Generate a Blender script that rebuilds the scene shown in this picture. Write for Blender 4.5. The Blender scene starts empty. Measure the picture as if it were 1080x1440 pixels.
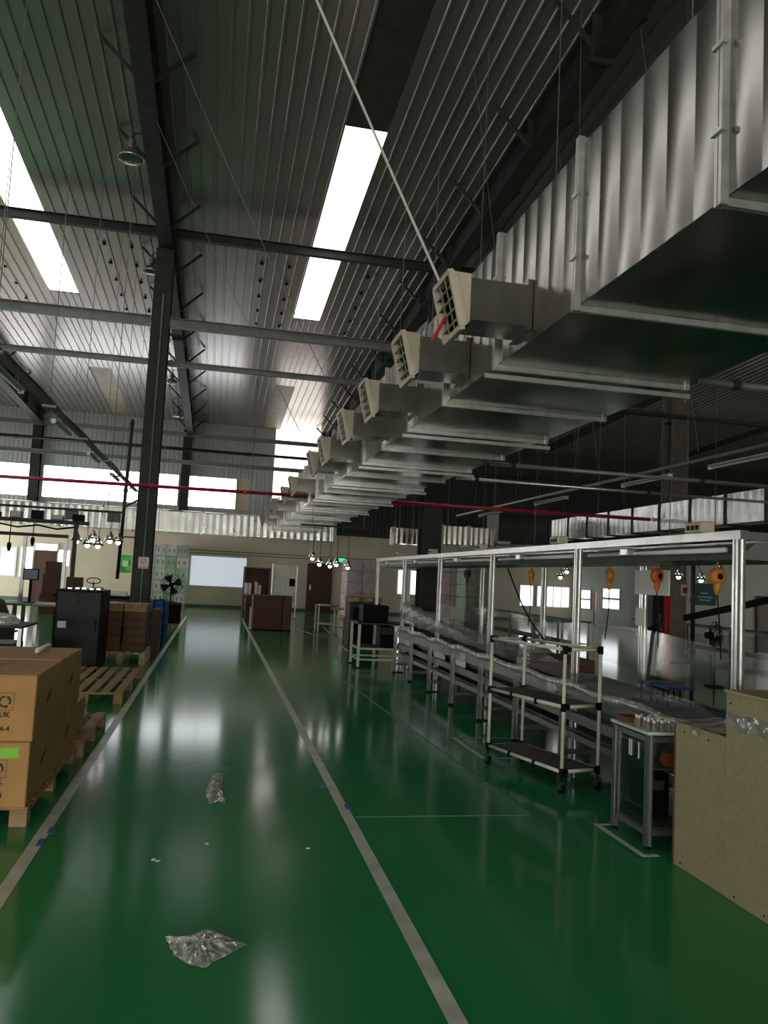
import bpy, math, random
from mathutils import Vector, Matrix

# ------------------------------------------------------------------ camera
SC = bpy.context.scene
COL = SC.collection
random.seed(7)
F, CX, CY, H = 1125.0, 540.0, 720.0, 1.56          # focal length in px of a 1080x1440 frame, eye height
dY = Vector((304 - CX, 803 - CY, F)).normalized()
_t = -((304 - CX) + (803 - CY) * .068) / F
dX = Vector((1, .068, _t)).normalized()
dZ = dX.cross(dY)
R3 = Matrix((dX, dY, dZ))                           # camera (right, down, forward) -> world
cam_d = bpy.data.cameras.new('camera')
cam = bpy.data.objects.new('camera', cam_d)
COL.objects.link(cam)
rt, up, bk = R3 @ Vector((1, 0, 0)), R3 @ Vector((0, -1, 0)), R3 @ Vector((0, 0, -1))
cam.matrix_world = Matrix(((rt.x, up.x, bk.x, 0), (rt.y, up.y, bk.y, 0), (rt.z, up.z, bk.z, H), (0, 0, 0, 1)))
cam_d.sensor_fit = 'VERTICAL'
cam_d.sensor_height = 36.0
cam_d.lens = 36.0 * F / 1440.0
cam_d.clip_end = 200
SC.camera = cam

# ------------------------------------------------------------------ world, exposure
w = bpy.data.worlds.new('overcast_sky')
SC.world = w
w.use_nodes = True
w.node_tree.nodes['Background'].inputs[0].default_value = (.85, .93, 1, 1)
w.node_tree.nodes['Background'].inputs[1].default_value = 1.0
SC.view_settings.view_transform = 'Standard'
SC.view_settings.look = 'None'
SC.view_settings.exposure = 0.45
SC.view_settings.gamma = 1.0
SC.view_settings.use_curve_mapping = False
SC.cycles.use_denoising = True
SC.cycles.max_bounces = 8
SC.cycles.diffuse_bounces = 4
SC.cycles.glossy_bounces = 4
SC.cycles.transparent_max_bounces = 24
SC.cycles.sample_clamp_indirect = 6.0
E_SKY = 2.6        # daylight seen through the roof lights
E_WIN = 3.0        # daylight in the high windows
E_FRONT = 13.0     # added fill from unseen windows behind
E_SIDE = 2.4       # added fill from unseen windows in the side walls
E_FAR = 10.0       # added fill from unseen side wall windows at the far end
E_BEHIND = 1.2     # added fill from unseen roof lights behind the camera


# ------------------------------------------------------------------ pixel -> place
def ray(x, y):
    return R3 @ Vector((x - CX, y - CY, F))
EYE = Vector((0, 0, H))
def onZ(x, y, z=0.0):
    d = ray(x, y); return EYE + d * ((z - H) / d.z)
def onY(x, y, Y):
    d = ray(x, y); return EYE + d * (Y / d.y)
def onX(x, y, X):
    d = ray(x, y); return EYE + d * (X / d.x)
Z0, SL, YW = 8.0, .05, 35.6                          # eave height, roof fall, eave wall
def roofz(Y):
    return Z0 + SL * (YW - Y)


# ------------------------------------------------------------------ materials
M = {}
def mat(name, col, rough=.5, metal=0., var=0., vscale=4., bump=0., bscale=40., rvar=0., rscale=3., spec=.5, emit=None, estr=0., stretch=None, coat=0.):
    m = bpy.data.materials.new(name); m.use_nodes = True
    nt = m.node_tree; N = nt.nodes; L = nt.links
    b = N['Principled BSDF']
    b.inputs['Base Color'].default_value = (*col, 1)
    b.inputs['Roughness'].default_value = rough
    b.inputs['Metallic'].default_value = metal
    b.inputs['Specular IOR Level'].default_value = spec
    b.inputs['Coat Weight'].default_value = coat
    if emit:
        b.inputs['Emission Color'].default_value = (*emit, 1)
        b.inputs['Emission Strength'].default_value = estr
    if var or bump or rvar:
        g = N.new('ShaderNodeNewGeometry')
        mp = N.new('ShaderNodeMapping')
        L.new(g.outputs['Position'], mp.inputs['Vector'])
        if stretch: mp.inputs['Scale'].default_value = stretch
        def noise(s, det=4):
            n = N.new('ShaderNodeTexNoise'); n.inputs['Scale'].default_value = s; n.inputs['Detail'].default_value = det
            L.new(mp.outputs[0], n.inputs['Vector']); return n
        if var:
            n = noise(vscale)
            r = N.new('ShaderNodeValToRGB')
            r.color_ramp.elements[0].position = .3; r.color_ramp.elements[1].position = .7
            r.color_ramp.elements[0].color = (*[c * (1 - var) for c in col], 1)
            r.color_ramp.elements[1].color = (*[min(1, c * (1 + var)) for c in col], 1)
            L.new(n.outputs['Fac'], r.inputs[0]); L.new(r.outputs[0], b.inputs['Base Color'])
        if rvar:
            n = noise(rscale)
            mr = N.new('ShaderNodeMapRange')
            mr.inputs['From Min'].default_value = .3; mr.inputs['From Max'].default_value = .7
            mr.inputs['To Min'].default_value = max(0, rough - rvar); mr.inputs['To Max'].default_value = min(1, rough + rvar)
            L.new(n.outputs['Fac'], mr.inputs[0]); L.new(mr.outputs[0], b.inputs['Roughness'])
        if bump:
            n = noise(bscale, 3)
            bp = N.new('ShaderNodeBump'); bp.inputs['Strength'].default_value = bump; bp.inputs['Distance'].default_value = .02
            L.new(n.outputs['Fac'], bp.inputs['Height']); L.new(bp.outputs[0], b.inputs['Normal'])
    M[name] = m
    return m

def sheer(name, tint, opac, rough, body=(.8, .8, .8), nscale=12., film=True, fres=.6):
    """clear film or glass: transparent with a glossy, slightly milky surface"""
    m = bpy.data.materials.new(name); m.use_nodes = True
    nt = m.node_tree; N = nt.nodes; L = nt.links
    for n in list(N): N.remove(n)
    out = N.new('ShaderNodeOutputMaterial')
    tr = N.new('ShaderNodeBsdfTransparent'); tr.inputs[0].default_value = (*tint, 1)
    gl = N.new('ShaderNodeBsdfGlossy'); gl.inputs['Roughness'].default_value = rough
    df = N.new('ShaderNodeBsdfDiffuse'); df.inputs[0].default_value = (*body, 1)
    mx = N.new('ShaderNodeMixShader'); mx.inputs[0].default_value = .45 if film else 0.0
    L.new(gl.outputs[0], mx.inputs[1]); L.new(df.outputs[0], mx.inputs[2])
    m2 = N.new('ShaderNodeMixShader')
    lw = N.new('ShaderNodeLayerWeight'); lw.inputs[0].default_value = .35
    ad = N.new('ShaderNodeMath'); ad.operation = 'MULTIPLY_ADD'
    ad.inputs[1].default_value = fres; ad.inputs[2].default_value = opac
    L.new(lw.outputs['Fresnel'], ad.inputs[0])
    if film:
        g = N.new('ShaderNodeNewGeometry'); n = N.new('ShaderNodeTexNoise'); n.inputs['Scale'].default_value = nscale
        L.new(g.outputs['Position'], n.inputs['Vector'])
        mu = N.new('ShaderNodeMath'); mu.operation = 'MULTIPLY'
        L.new(n.outputs['Fac'], mu.inputs[0]); L.new(ad.outputs[0], mu.inputs[1])
        m3 = N.new('ShaderNodeMath'); m3.operation = 'MULTIPLY'; m3.inputs[1].default_value = 2.0; m3.use_clamp = True
        L.new(mu.outputs[0], m3.inputs[0]); L.new(m3.outputs[0], m2.inputs[0])
        bp = N.new('ShaderNodeBump'); bp.inputs['Strength'].default_value = .5; bp.inputs['Distance'].default_value = .02
        n2 = N.new('ShaderNodeTexNoise'); n2.inputs['Scale'].default_value = 25
        L.new(g.outputs['Position'], n2.inputs['Vector']); L.new(n2.outputs['Fac'], bp.inputs['Height'])
        L.new(bp.outputs[0], gl.inputs['Normal'])
    else:
        L.new(ad.outputs[0], m2.inputs[0])
    L.new(tr.outputs[0], m2.inputs[1]); L.new(mx.outputs[0], m2.inputs[2])
    L.new(m2.outputs[0], out.inputs[0])
    M[name] = m

def glow(name, col, strength):
    m = mat(name, tuple(min(1, c) for c in col), .6, emit=col, estr=strength)
    return m

mat('floor', (.024, .240, .078), .12, var=.08, vscale=.8, spec=.22, stretch=(1.6, .8, 1))
mat('line_paint', (.55, .57, .50), .35, var=.2, vscale=6)
mat('thin_paint', (.10, .24, .20), .35, var=.3, vscale=9)
mat('blue_tape', (.02, .12, .35), .4)
mat('roof', (.37, .32, .31), .25, metal=.6)
mat('roof_deck', (.05, .05, .05), .8)
mat('pane_dark', (.050, .045, .035), .5, var=.2)
mat('pane_brown', (.30, .24, .18), .5, var=.15)
glow('pane_lit', (1, .985, .93), E_SKY)
glow('pane_fill', (1, .97, .90), E_BEHIND)  # glow of the roof panes added behind the camera
glow('window_lit', (.93, .97, 1.0), E_WIN)
glow('gable_lit', (1, .95, .87), 2.2)
glow('side_fill', (1.0, .97, .88), E_SIDE)  # this and the next two: fill glow of the added windows
glow('front_fill', (1.0, .96, .87), E_FRONT)
glow('far_fill', (1.0, .97, .90), E_FAR)
glow('frosted', (.64, .70, .78), .50)
glow('window_far', (.95, .98, 1.0), 2.2)
glow('window_room', (.9, .95, .95), .9)
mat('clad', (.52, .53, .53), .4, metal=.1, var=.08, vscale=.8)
mat('cream', (.70, .60, .485), .6, var=.06, vscale=.9)
mat('white_wall', (.66, .66, .61), .6, var=.05, vscale=.9)
mat('dark_wall', (.08, .08, .075), .8)
mat('dado', (.09, .12, .10), .5)
mat('steel', (.042, .042, .040), .6, var=.2, vscale=5, spec=.2)
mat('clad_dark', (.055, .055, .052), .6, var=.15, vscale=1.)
mat('steel_black', (.012, .012, .013), .45)
mat('steel_grey', (.20, .205, .20), .4, metal=.3, var=.15, vscale=6)
mat('steel_beige', (.22, .19, .15), .5, var=.15)
mat('galv', (.33, .32, .295), .20, metal=1, var=.16, vscale=2.2, rvar=.05, rscale=1.3, bump=.04, bscale=1.6)
mat('galv_light', (.80, .80, .78), .34, metal=.85, var=.12, vscale=4, rvar=.08, bump=.08, bscale=3)
mat('flange', (.60, .60, .57), .28, metal=.7, var=.15, vscale=14)
mat('outlet_cream', (.52, .45, .36), .5, var=.06)
mat('louvre', (.30, .25, .20), .55)
mat('void', (.006, .006, .006), .9)
mat('red_pipe', (.42, .012, .05), .35)
mat('red', (.55, .02, .03), .45)
mat('alu', (.62, .63, .62), .30, metal=.9, var=.1, vscale=8)
mat('alu_dark', (.26, .27, .27), .34, metal=.8, var=.15, vscale=8)
mat('black', (.004, .004, .004), .6, spec=.12)
mat('black_gloss', (.005, .005, .006), .4, spec=.15)
mat('belt', (.045, .047, .042), .5, var=.2, vscale=10)
mat('board_dark', (.055, .055, .04), .45, var=.2, vscale=8)
mat('white_tube', (.66, .63, .53), .35, var=.08, vscale=10)
mat('beige_board', (.335, .285, .175), .65, var=.09, vscale=30, bump=.04, bscale=120)
mat('card', (.44, .235, .085), .75, var=.10, vscale=5, bump=.03, bscale=60)
mat('card_side', (.33, .185, .075), .75, var=.10, vscale=6)
mat('card_dark', (.115, .055, .026), .75, var=.15, vscale=6)
mat('card_red', (.10, .033, .022), .7, var=.2, vscale=4)
mat('ink', (.035, .022, .015), .7)
mat('tape', (.30, .175, .075), .4)
mat('lime', (.22, .62, .04), .6)
mat('wood', (.34, .21, .105), .7, var=.25, vscale=9, stretch=(1, .25, 1))
mat('wood_pale', (.42, .33, .18), .7, var=.18, vscale=9)
mat('paper', (.72, .72, .70), .6)
mat('pink_paper', (.60, .42, .40), .6)
mat('door_brown', (.075, .018, .014), .45, var=.15)
mat('teal', (.004, .085, .095), .5)
mat('teal_cloth', (.006, .075, .115), .7)
mat('blue', (.012, .10, .30), .5)
mat('navy', (.02, .03, .10), .35)
mat('violet', (.035, .035, .21), .4)
mat('orange', (.62, .20, .015), .45)
mat('orange_red', (.60, .10, .02), .5)
mat('chrome', (.85, .85, .84), .12, metal=1)
mat('lamp_grey', (.45, .44, .41), .22, metal=.8)
mat('white', (.74, .74, .72), .4)
mat('print_green', (.16, .50, .24), .4, var=.3, vscale=3)
mat('print_pale', (.60, .66, .56), .35, var=.12, vscale=3)
mat('print_mark', (.06, .14, .07), .5)
mat('poster_green', (.05, .42, .06), .5, var=.5, vscale=4)
mat('pink_wrap', (.78, .60, .64), .3, var=.15, vscale=5, bump=.25, bscale=9)
mat('green_wrap', (.42, .52, .40), .3, var=.2, vscale=5, bump=.25, bscale=9)
mat('rope', (.62, .60, .54), .6)
mat('wire', (.16, .16, .155), .5)
glow('tube_lit', (1, .98, .92), 1.2)
glow('bulb', (1, .97, .9), 7.0)
glow('exit_green', (.02, .9, .30), 1.3)
mat('tube_off', (.46, .42, .33), .4)
sheer('glass', (.82, .86, .84), .05, .03, film=False)
sheer('film', (.94, .95, .94), .13, .22)
sheer('film_thin', (.96, .97, .96), .012, .20, film=False, fres=.16)
sheer('film_thick', (.88, .90, .88), .48, .2, body=(.74, .74, .70))
sheer('bag', (.94, .96, .94), .42, .16, body=(.95, .97, .92), nscale=30.)


# ------------------------------------------------------------------ mesh tools
ORI = {}
class MB:
    def __init__(s):
        s.v = []; s.f = []
    def quad(s, a, b, c, d):
        n = len(s.v); s.v += [Vector(a), Vector(b), Vector(c), Vector(d)]; s.f.append((n, n + 1, n + 2, n + 3)); return s
    def box(s, x0, x1, y0, y1, z0, z1):
        n = len(s.v)
        s.v += [Vector(p) for p in ((x0, y0, z0), (x1, y0, z0), (x1, y1, z0), (x0, y1, z0), (x0, y0, z1), (x1, y0, z1), (x1, y1, z1), (x0, y1, z1))]
        s.f += [tuple(n + i for i in q) for q in ((0, 3, 2, 1), (4, 5, 6, 7), (0, 1, 5, 4), (1, 2, 6, 5), (2, 3, 7, 6), (3, 0, 4, 7))]
        return s
    def cbox(s, x, y, z0, wx, wy, h):
        return s.box(x - wx / 2, x + wx / 2, y - wy / 2, y + wy / 2, z0, z0 + h)
    def rbox(s, x0, x1, y0, y1, z0, z1, b=.006):
        """box with chamfered edges"""
        n = len(s.v)
        X = (x0, x1); Y = (y0, y1); Z = (z0, z1)
        idx = {}
        for i in (0, 1):
            for j in (0, 1):
                for k in (0, 1):
                    sx, sy, sz = (b, -b)[i], (b, -b)[j], (b, -b)[k]
                    for a, p in enumerate(((X[i], Y[j] + sy, Z[k] + sz), (X[i] + sx, Y[j], Z[k] + sz), (X[i] + sx, Y[j] + sy, Z[k]))):
                        idx[(i, j, k, a)] = len(s.v); s.v.append(Vector(p))
        I = idx
        for i in (0, 1):
            q = [I[(i, 0, 0, 0)], I[(i, 1, 0, 0)], I[(i, 1, 1, 0)], I[(i, 0, 1, 0)]]; s.f.append(tuple(q if i else q[::-1]))
            q = [I[(0, i, 0, 1)], I[(1, i, 0, 1)], I[(1, i, 1, 1)], I[(0, i, 1, 1)]]; s.f.append(tuple(q[::-1] if i else q))
            q = [I[(0, 0, i, 2)], I[(1, 0, i, 2)], I[(1, 1, i, 2)], I[(0, 1, i, 2)]]; s.f.append(tuple(q if i else q[::-1]))
        for j in (0, 1):
            for k in (0, 1):
                s.f.append((I[(0, j, k, 1)], I[(1, j, k, 1)], I[(1, j, k, 2)], I[(0, j, k, 2)]))
                s.f.append((I[(j, 0, k, 0)], I[(j, 1, k, 0)], I[(j, 1, k, 2)], I[(j, 0, k, 2)]))
                s.f.append((I[(j, k, 0, 0)], I[(j, k, 1, 0)], I[(j, k, 1, 1)], I[(j, k, 0, 1)]))
                for i in (0, 1):
                    s.f.append((I[(i, j, k, 0)], I[(i, j, k, 1)], I[(i, j, k, 2)]))
        return s
    def bar(s, p, q, wd=.04, ht=None, upv=(0, 0, 1)):
        """rectangular bar from p to q"""
        p, q = Vector(p), Vector(q); ht = ht or wd
        d = (q - p).normalized(); u = Vector(upv)
        if abs(d.dot(u)) > .98: u = Vector((0, 1, 0))
        r = d.cross(u).normalized() * wd / 2; u = r.cross(d).normalized() * ht / 2
        n = len(s.v)
        for c in (p, q):
            s.v += [c - r - u, c + r - u, c + r + u, c - r + u]
        s.f += [tuple(n + i for i in k) for k in ((0, 1, 2, 3), (7, 6, 5, 4), (0, 4, 5, 1), (1, 5, 6, 2), (2, 6, 7, 3), (3, 7, 4, 0))]
        return s
    def tube(s, pts, r, seg=8, caps=True, r1=None):
        pts = [Vector(p) for p in pts]
        n0 = len(s.v); k = len(pts)
        prev = None
        for i, p in enumerate(pts):
            d = (pts[min(i + 1, k - 1)] - pts[max(i - 1, 0)]).normalized()
            u = prev if prev is not None else (Vector((0, 0, 1)) if abs(d.z) < .9 else Vector((1, 0, 0)))
            a = d.cross(u).normalized(); b = a.cross(d).normalized(); prev = b
            rr = r if r1 is None else r + (r1 - r) * i / (k - 1)
            for j in range(seg):
                t = 2 * math.pi * j / seg
                s.v.append(p + (a * math.cos(t) + b * math.sin(t)) * rr)
        for i in range(k - 1):
            for j in range(seg):
                a = n0 + i * seg + j; b = n0 + i * seg + (j + 1) % seg
                s.f.append((a, b, b + seg, a + seg))
        if caps:
            s.f.append(tuple(n0 + j for j in range(seg))[::-1])
            s.f.append(tuple(n0 + (k - 1) * seg + j for j in range(seg)))
        return s
    def lathe(s, prof, seg=16, o=(0, 0, 0), axis='Z'):
        o = Vector(o); n0 = len(s.v); k = len(prof)
        for r, h in prof:
            for j in range(seg):
                t = 2 * math.pi * j / seg
                a, b = r * math.cos(t), r * math.sin(t)
                s.v.append(o + (Vector((a, b, h)) if axis == 'Z' else Vector((h, a, b)) if axis == 'X' else Vector((a, h, b))))
        for i in range(k - 1):
            for j in range(seg):
                a = n0 + i * seg + j; b = n0 + i * seg + (j + 1) % seg
                s.f.append((a, b, b + seg, a + seg))
        return s
    def prism(s, poly, ax, a, b):
        """extrude a 2-D polygon along axis ax ('X','Y','Z') from a to b"""
        def P(u, v, t):
            return Vector((t, u, v)) if ax == 'X' else Vector((u, t, v)) if ax == 'Y' else Vector((u, v, t))
        n = len(s.v); k = len(poly)
        s.v += [P(u, v, a) for u, v in poly] + [P(u, v, b) for u, v in poly]
        s.f.append(tuple(range(n, n + k))); s.f.append(tuple(range(n + 2 * k - 1, n + k - 1, -1)))
        for i in range(k):
            j = (i + 1) % k
            s.f.append((n + i, n + k + i, n + k + j, n + j))
        return s
    def grid(s, fn, nu, nv):
        n = len(s.v)
        for i in range(nu + 1):
            for j in range(nv + 1):
                s.v.append(Vector(fn(i / nu, j / nv)))
        for i in range(nu):
            for j in range(nv):
                a = n + i * (nv + 1) + j
                s.f.append((a, a + 1, a + nv + 2, a + nv + 1))
        return s
    def build(s, name, material, parent=None, smooth=False, local=False, fix=True):
        me = bpy.data.meshes.new(name)
        if parent is None:
            xs = [v.x for v in s.v]; ys = [v.y for v in s.v]
            o = Vector(((min(xs) + max(xs)) / 2, (min(ys) + max(ys)) / 2, min(v.z for v in s.v)))
        else:
            o = Vector((0, 0, 0)) if local else ORI[parent]
        me.from_pydata([v - o for v in s.v], [], s.f)
        if fix:
            import bmesh
            bm = bmesh.new(); bm.from_mesh(me); bmesh.ops.recalc_face_normals(bm, faces=bm.faces); bm.to_mesh(me); bm.free()
        me.materials.append(M[material] if isinstance(material, str) else material)
        if smooth:
            for p in me.polygons: p.use_smooth = True
        ob = bpy.data.objects.new(name, me); COL.objects.link(ob)
        if parent is None:
            ob.location = o
        else:
            ob.parent = parent
        ORI[ob] = o if not (parent is not None and local) else Vector((0, 0, 0))
        return ob

def tag(o, label, cat, group=None):
    o['label'] = label; o['category'] = cat
    if group: o['group'] = group
    return o
def thing(name, label, cat, loc=(0, 0, 0), rz=0., group=None):
    o = bpy.data.objects.new(name, None); COL.objects.link(o)
    o.location = loc; o.rotation_euler = (0, 0, rz); o.empty_display_size = .2
    ORI[o] = Vector(loc)
    return tag(o, label, cat, group)
def struct(o):
    o['kind'] = 'structure'; return o
def copy_tree(o, parent=None):
    c = o.copy(); COL.objects.link(c)
    if parent is not None: c.parent = parent
    ORI[c] = ORI.get(o, Vector((0, 0, 0)))
    for ch in list(o.children):
        copy_tree(ch, c)
    return c
def dup(o, loc, rz=None, label=None, sc=None):
    c = copy_tree(o); c.location = loc
    if rz is not None: c.rotation_euler = (0, 0, rz)
    if label: c['label'] = label
    if sc: c.scale = sc
    return c
def piece(src, name, parent, loc, rot=None, sc=None):
    """another object with the same mesh, placed in its parent"""
    c = bpy.data.objects.new(name, src.data); COL.objects.link(c); c.parent = parent; c.location = loc
    if rot: c.rotation_euler = rot
    if sc: c.scale = sc
    ORI[c] = Vector((0, 0, 0))
    return c
def text_part(name, body, size, material, parent, loc, rot, bold=0.0):
    cu = bpy.data.curves.new(name, 'FONT'); cu.body = body; cu.size = size; cu.extrude = .0015; cu.offset = bold
    cu.align_x = 'CENTER'; cu.align_y = 'CENTER'; cu.resolution_u = 2
    t = bpy.data.objects.new(name, cu); COL.objects.link(t)
    dg = bpy.context.evaluated_depsgraph_get()
    me = bpy.data.meshes.new_from_object(t.evaluated_get(dg))
    bpy.data.objects.remove(t); bpy.data.curves.remove(cu)
    me.materials.clear(); me.materials.append(M[material])
    o = bpy.data.objects.new(name, me); COL.objects.link(o); o.parent = parent; o.location = loc; o.rotation_euler = rot
    return o
PI = math.pi

# ================================================================== THE BUILDING
XL, XR, YB = -11.6, 30.0, -11.0
fl = struct(MB().box(XL, XR, YB, YW + .2, -.12, 0).build('floor', 'floor'))

# painted lines on the floor, 2 mm of paint
def line(n, x0, x1, y0, y1, m='line_paint', h=.002):
    o = MB().box(x0, x1, y0, y1, 0, h).build('trim_%d' % n, m); struct(o); return o
line(1, -.915, -.845, 2.0, 28.0)
line(2, .915, .985, 1.5, 28.0)
def slanted(n, p, q, wd, m):
    p, q = Vector((p[0], p[1], .0012)), Vector((q[0], q[1], .0012))
    struct(MB().bar(p, q, wd, .0024).build('trim_%d' % n, m))
slanted(3, onZ(480, 955), onZ(745, 1145), .022, 'thin_paint')
slanted(4, onZ(500, 1149), onZ(742, 1146), .018, 'thin_paint')
line(5, 2.45, 2.49, 7.02, 7.95, 'line_paint'); line(6, 2.49, 3.30, 7.92, 7.95, 'thin_paint'); line(7, 2.49, 3.0, 7.02, 7.05, 'thin_paint')
line(8, 2.585, 2.62, 4.47, 5.10); line(9, 2.62, 2.70, 5.07, 5.10); line(10, 2.62, 2.70, 4.47, 4.505)
slanted(11, onZ(455, 882), onZ(488, 915), .05, 'line_paint')
slanted(12, onZ(408, 882), onZ(440, 892), .06, 'line_paint')

# eave wall: lower masonry, cladding above, strip of high windows
WB = struct(MB().box(XL, XR, YW, YW + .2, 0, 8.15).build('wall_back', 'cream'))
clad_src = None
def clad_panel(x, z0, z1, mm='clad'):
    """one ribbed sheet of wall cladding, 0.9 m wide"""
    m = MB()
    n = 5
    prof = []
    for i in range(n):
        u = x + i * .18
        prof += [(u, 0), (u + .12, 0), (u + .135, -.022), (u + .165, -.022)]
    prof.append((x + .9, 0))
    for (a, da), (b, db) in zip(prof, prof[1:]):
        m.quad((a, YW - .03 + da, z0), (b, YW - .03 + db, z0), (b, YW - .03 + db, z1), (a, YW - .03 + da, z1))
    return m.build('cladding_sheet', mm, WB)
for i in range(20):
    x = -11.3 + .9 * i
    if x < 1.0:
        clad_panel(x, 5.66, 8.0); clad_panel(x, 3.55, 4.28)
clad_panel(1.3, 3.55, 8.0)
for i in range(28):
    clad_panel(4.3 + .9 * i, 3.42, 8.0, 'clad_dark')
# plaster dado and skirting of the lower wall
struct(MB().box(XL, 16.7, YW - .015, YW, 0, .10).build('baseboard_back', 'dado'))

def window(n, x0, x1, z0, z1, material, panes=2, Y=YW, fr=.05, fm='white'):
    g = MB()
    g.box(x0 - fr, x1 + fr, Y - .06, Y + .0, z0 - fr, z0).box(x0 - fr, x1 + fr, Y - .06, Y, z1, z1 + fr)
    g.box(x0 - fr, x0, Y - .06, Y, z0, z1).box(x1, x1 + fr, Y - .06, Y, z0, z1)
    o = g.build('window_%d' % n, fm); struct(o)
    wd = (x1 - x0) / panes
    for i in range(panes):
        a = x0 + wd * i
        MB().box(a + .015, a + wd - .015, Y - .035, Y - .02, z0 + .01, z1 - .01).build('pane', material, o)
        if i: MB().box(a - .015, a + .015, Y - .05, Y - .005, z0, z1).build('mullion', fm, o)
    return o
k = 1
for x0, x1 in ((-11.4, -7.8), (-7.35, -1.85), (-1.4, .62)):
    window(k, x0, x1, 4.30, 5.62, 'window_lit', 5 if x1 - x0 > 4 else 2, fr=.03, fm='clad'); k += 1
# tall translucent panel in the wall under the middle roof light
window(4, 2.20, 4.22, 4.9, 8.0, 'gable_lit', 1, fr=.03, fm='steel_beige')
# office window with frosted glass
window(5, -1.10, 1.28, .90, 2.18, 'frosted', 1, fr=.05, fm='clad')
# windows round the brown door on the left
window(6, -8.75, -8.15, .95, 2.10, 'frosted', 1)
window(7, -7.95, -7.50, .95, 2.15, 'window_far', 1)
window(8, -6.50, -6.05, 1.45, 2.10, 'window_far', 1)
window(9, -7.40, -6.55, 2.06, 2.32, 'window_far', 1)
window(10, 8.10, 8.42, .95, 2.02, 'window_far', 1)
window(11, 8.62, 9.06, .95, 2.02, 'window_far', 1)
window(12, 14.0, 14.62, .68, 1.62, 'window_far', 1)
window(13, 14.85, 16.45, .68, 1.62, 'window_room', 4)

def door(n, x0, x1, z1, Y=YW):
    d = MB().box(x0, x1, Y - .05, Y - .005, .0, z1).build('door_%d' % n, 'door_brown'); struct(d)
    for a, b in ((x0 - .06, x0), (x1, x1 + .06)):
        MB().box(a, b, Y - .07, Y - .002, 0, z1 + .06).build('door_frame', 'door_brown', d)
    MB().box(x0, x1, Y - .07, Y - .002, z1, z1 + .06).build('door_frame', 'door_brown', d)
    MB().box(x0 + .07, x0 + .12, Y - .065, Y - .05, .93, 1.17).build('lock_plate', 'alu', d)
    MB().tube([(x0 + .095, Y - .06, 1.05), (x0 + .095, Y - .11, 1.05), (x0 + .21, Y - .11, 1.05)], .012).build('door_handle', 'alu', d)
door(1, 4.02, 5.02, 2.06)
door(2, -7.35, -6.60, 2.0)

# projecting white room on the right with its two side windows
BX, BYF = 16.7, 29.6
struct(MB().box(BX, XR, BYF, YW, 0, 3.4).build('wall_partition', 'white_wall'))
def side_window(n, y0, y1, z0, z1, material):
    g = MB()
    for a, b, c, d in ((y0 - .05, y1 + .05, z0 - .05, z0), (y0 - .05, y1 + .05, z1, z1 + .05), (y0 - .05, y0, z0, z1), (y1, y1 + .05, z0, z1)):
        g.box(BX - .06, BX, a, b, c, d)
    o = struct(g.build('window_%d' % n, 'white'))
    MB().box(BX - .04, BX - .02, y0, y1, z0, z1).build('pane', material, o)
    MB().box(BX - .055, BX - .02, y0, y1, (z0 + z1) / 2 - .05, (z0 + z1) / 2 + .05).build('mullion', 'white', o)
a, b = onX(818, 830, BX), onX(831, 856, BX)
side_window(14, b.y, a.y, b.z, a.z, 'window_far')
a, b = onX(850, 828, BX), onX(872, 857, BX)
side_window(15, b.y, a.y, b.z, a.z, 'window_far')

# outer walls away from the view
struct(MB().box(XL - .2, XL, YB, YW, 0, 10.4).build('wall_left', 'dark_wall'))
struct(MB().box(XR, XR + .2, YB, YW, 0, 10.4).build('wall_right', 'dark_wall'))
struct(MB().box(XL, XR, YB - .2, YB, 0, 10.4).build('wall_front', 'cream'))

# fill lights shaped as windows, added out of view to brighten the hall
def fill_windows(n, spans, z0, z1, wall):
    for a, b in spans:
        def bx(u0, u1, v0, v1, d0, d1):
            m = MB()
            if wall == 'left': return m.box(XL + d0, XL + d1, u0, u1, v0, v1)
            if wall == 'right': return m.box(XR - d1, XR - d0, u0, u1, v0, v1)
            return m.box(u0, u1, YB + d0, YB + d1, v0, v1)
        o = struct(bx(a - .05, b + .05, z0 - .05, z1 + .05, 0, .03).build('window_%d' % n, 'white'))  # frame of an added fill window, never in view
        k_ = 3; wd = (b - a) / k_
        for i in range(k_):
            bx(a + i * wd + .03, a + (i + 1) * wd - .03, z0, z1, .03, .045).build('pane', 'front_fill' if wall == 'front' else 'far_fill' if wall == 'left' and a > 10 else 'side_fill', o)
        n += 1
fill_windows(20, [(y, y + 4.4) for y in (-9., -3., 2., 24.6, 30.2)], 1.0, 2.6, 'left')
fill_windows(30, [(y, y + 4.4) for y in (13., 19., 24.)], 1.0, 2.6, 'right')
fill_windows(40, [(x_, x_ + 4.4) for x_ in (-11., -6., 0.)], 1.0, 2.6, 'front')

# roof: deck, ribbed liner sheets, strips of roof lights (all fall towards the eave wall)
CE = MB()
y0, y1 = YB - .3, YW + .3
CE.prism([(y0, roofz(y0) + .12), (y1, roofz(y1) + .12), (y1, roofz(y1) + .22), (y0, roofz(y0) + .22)], 'X', XL - .3, XR + .3)
CE = struct(CE.build('ceiling', 'roof_deck'))
STRIP, SW = .72, (6.4 - .72) / 6
def sheet_mesh(wd, ya=YB, yb=YW - .02):
    m = MB(); n = 4; pr = []
    s = wd / n
    for i in range(n):
        u = i * s
        pr += [(u, 0), (u + s - .058, 0), (u + s - .045, -.030), (u + s - .013, -.030)]
    pr.append((wd, 0))
    for (a, da), (b, db) in zip(pr, pr[1:]):
        m.quad((a, ya, roofz(ya) + da), (b, ya, roofz(ya) + db), (b, yb, roofz(yb) + db), (a, yb, roofz(yb) + da))
    return m
sheet0 = None
strips = []
x = 2.0 - .36 - 6.4 * 3
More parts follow.
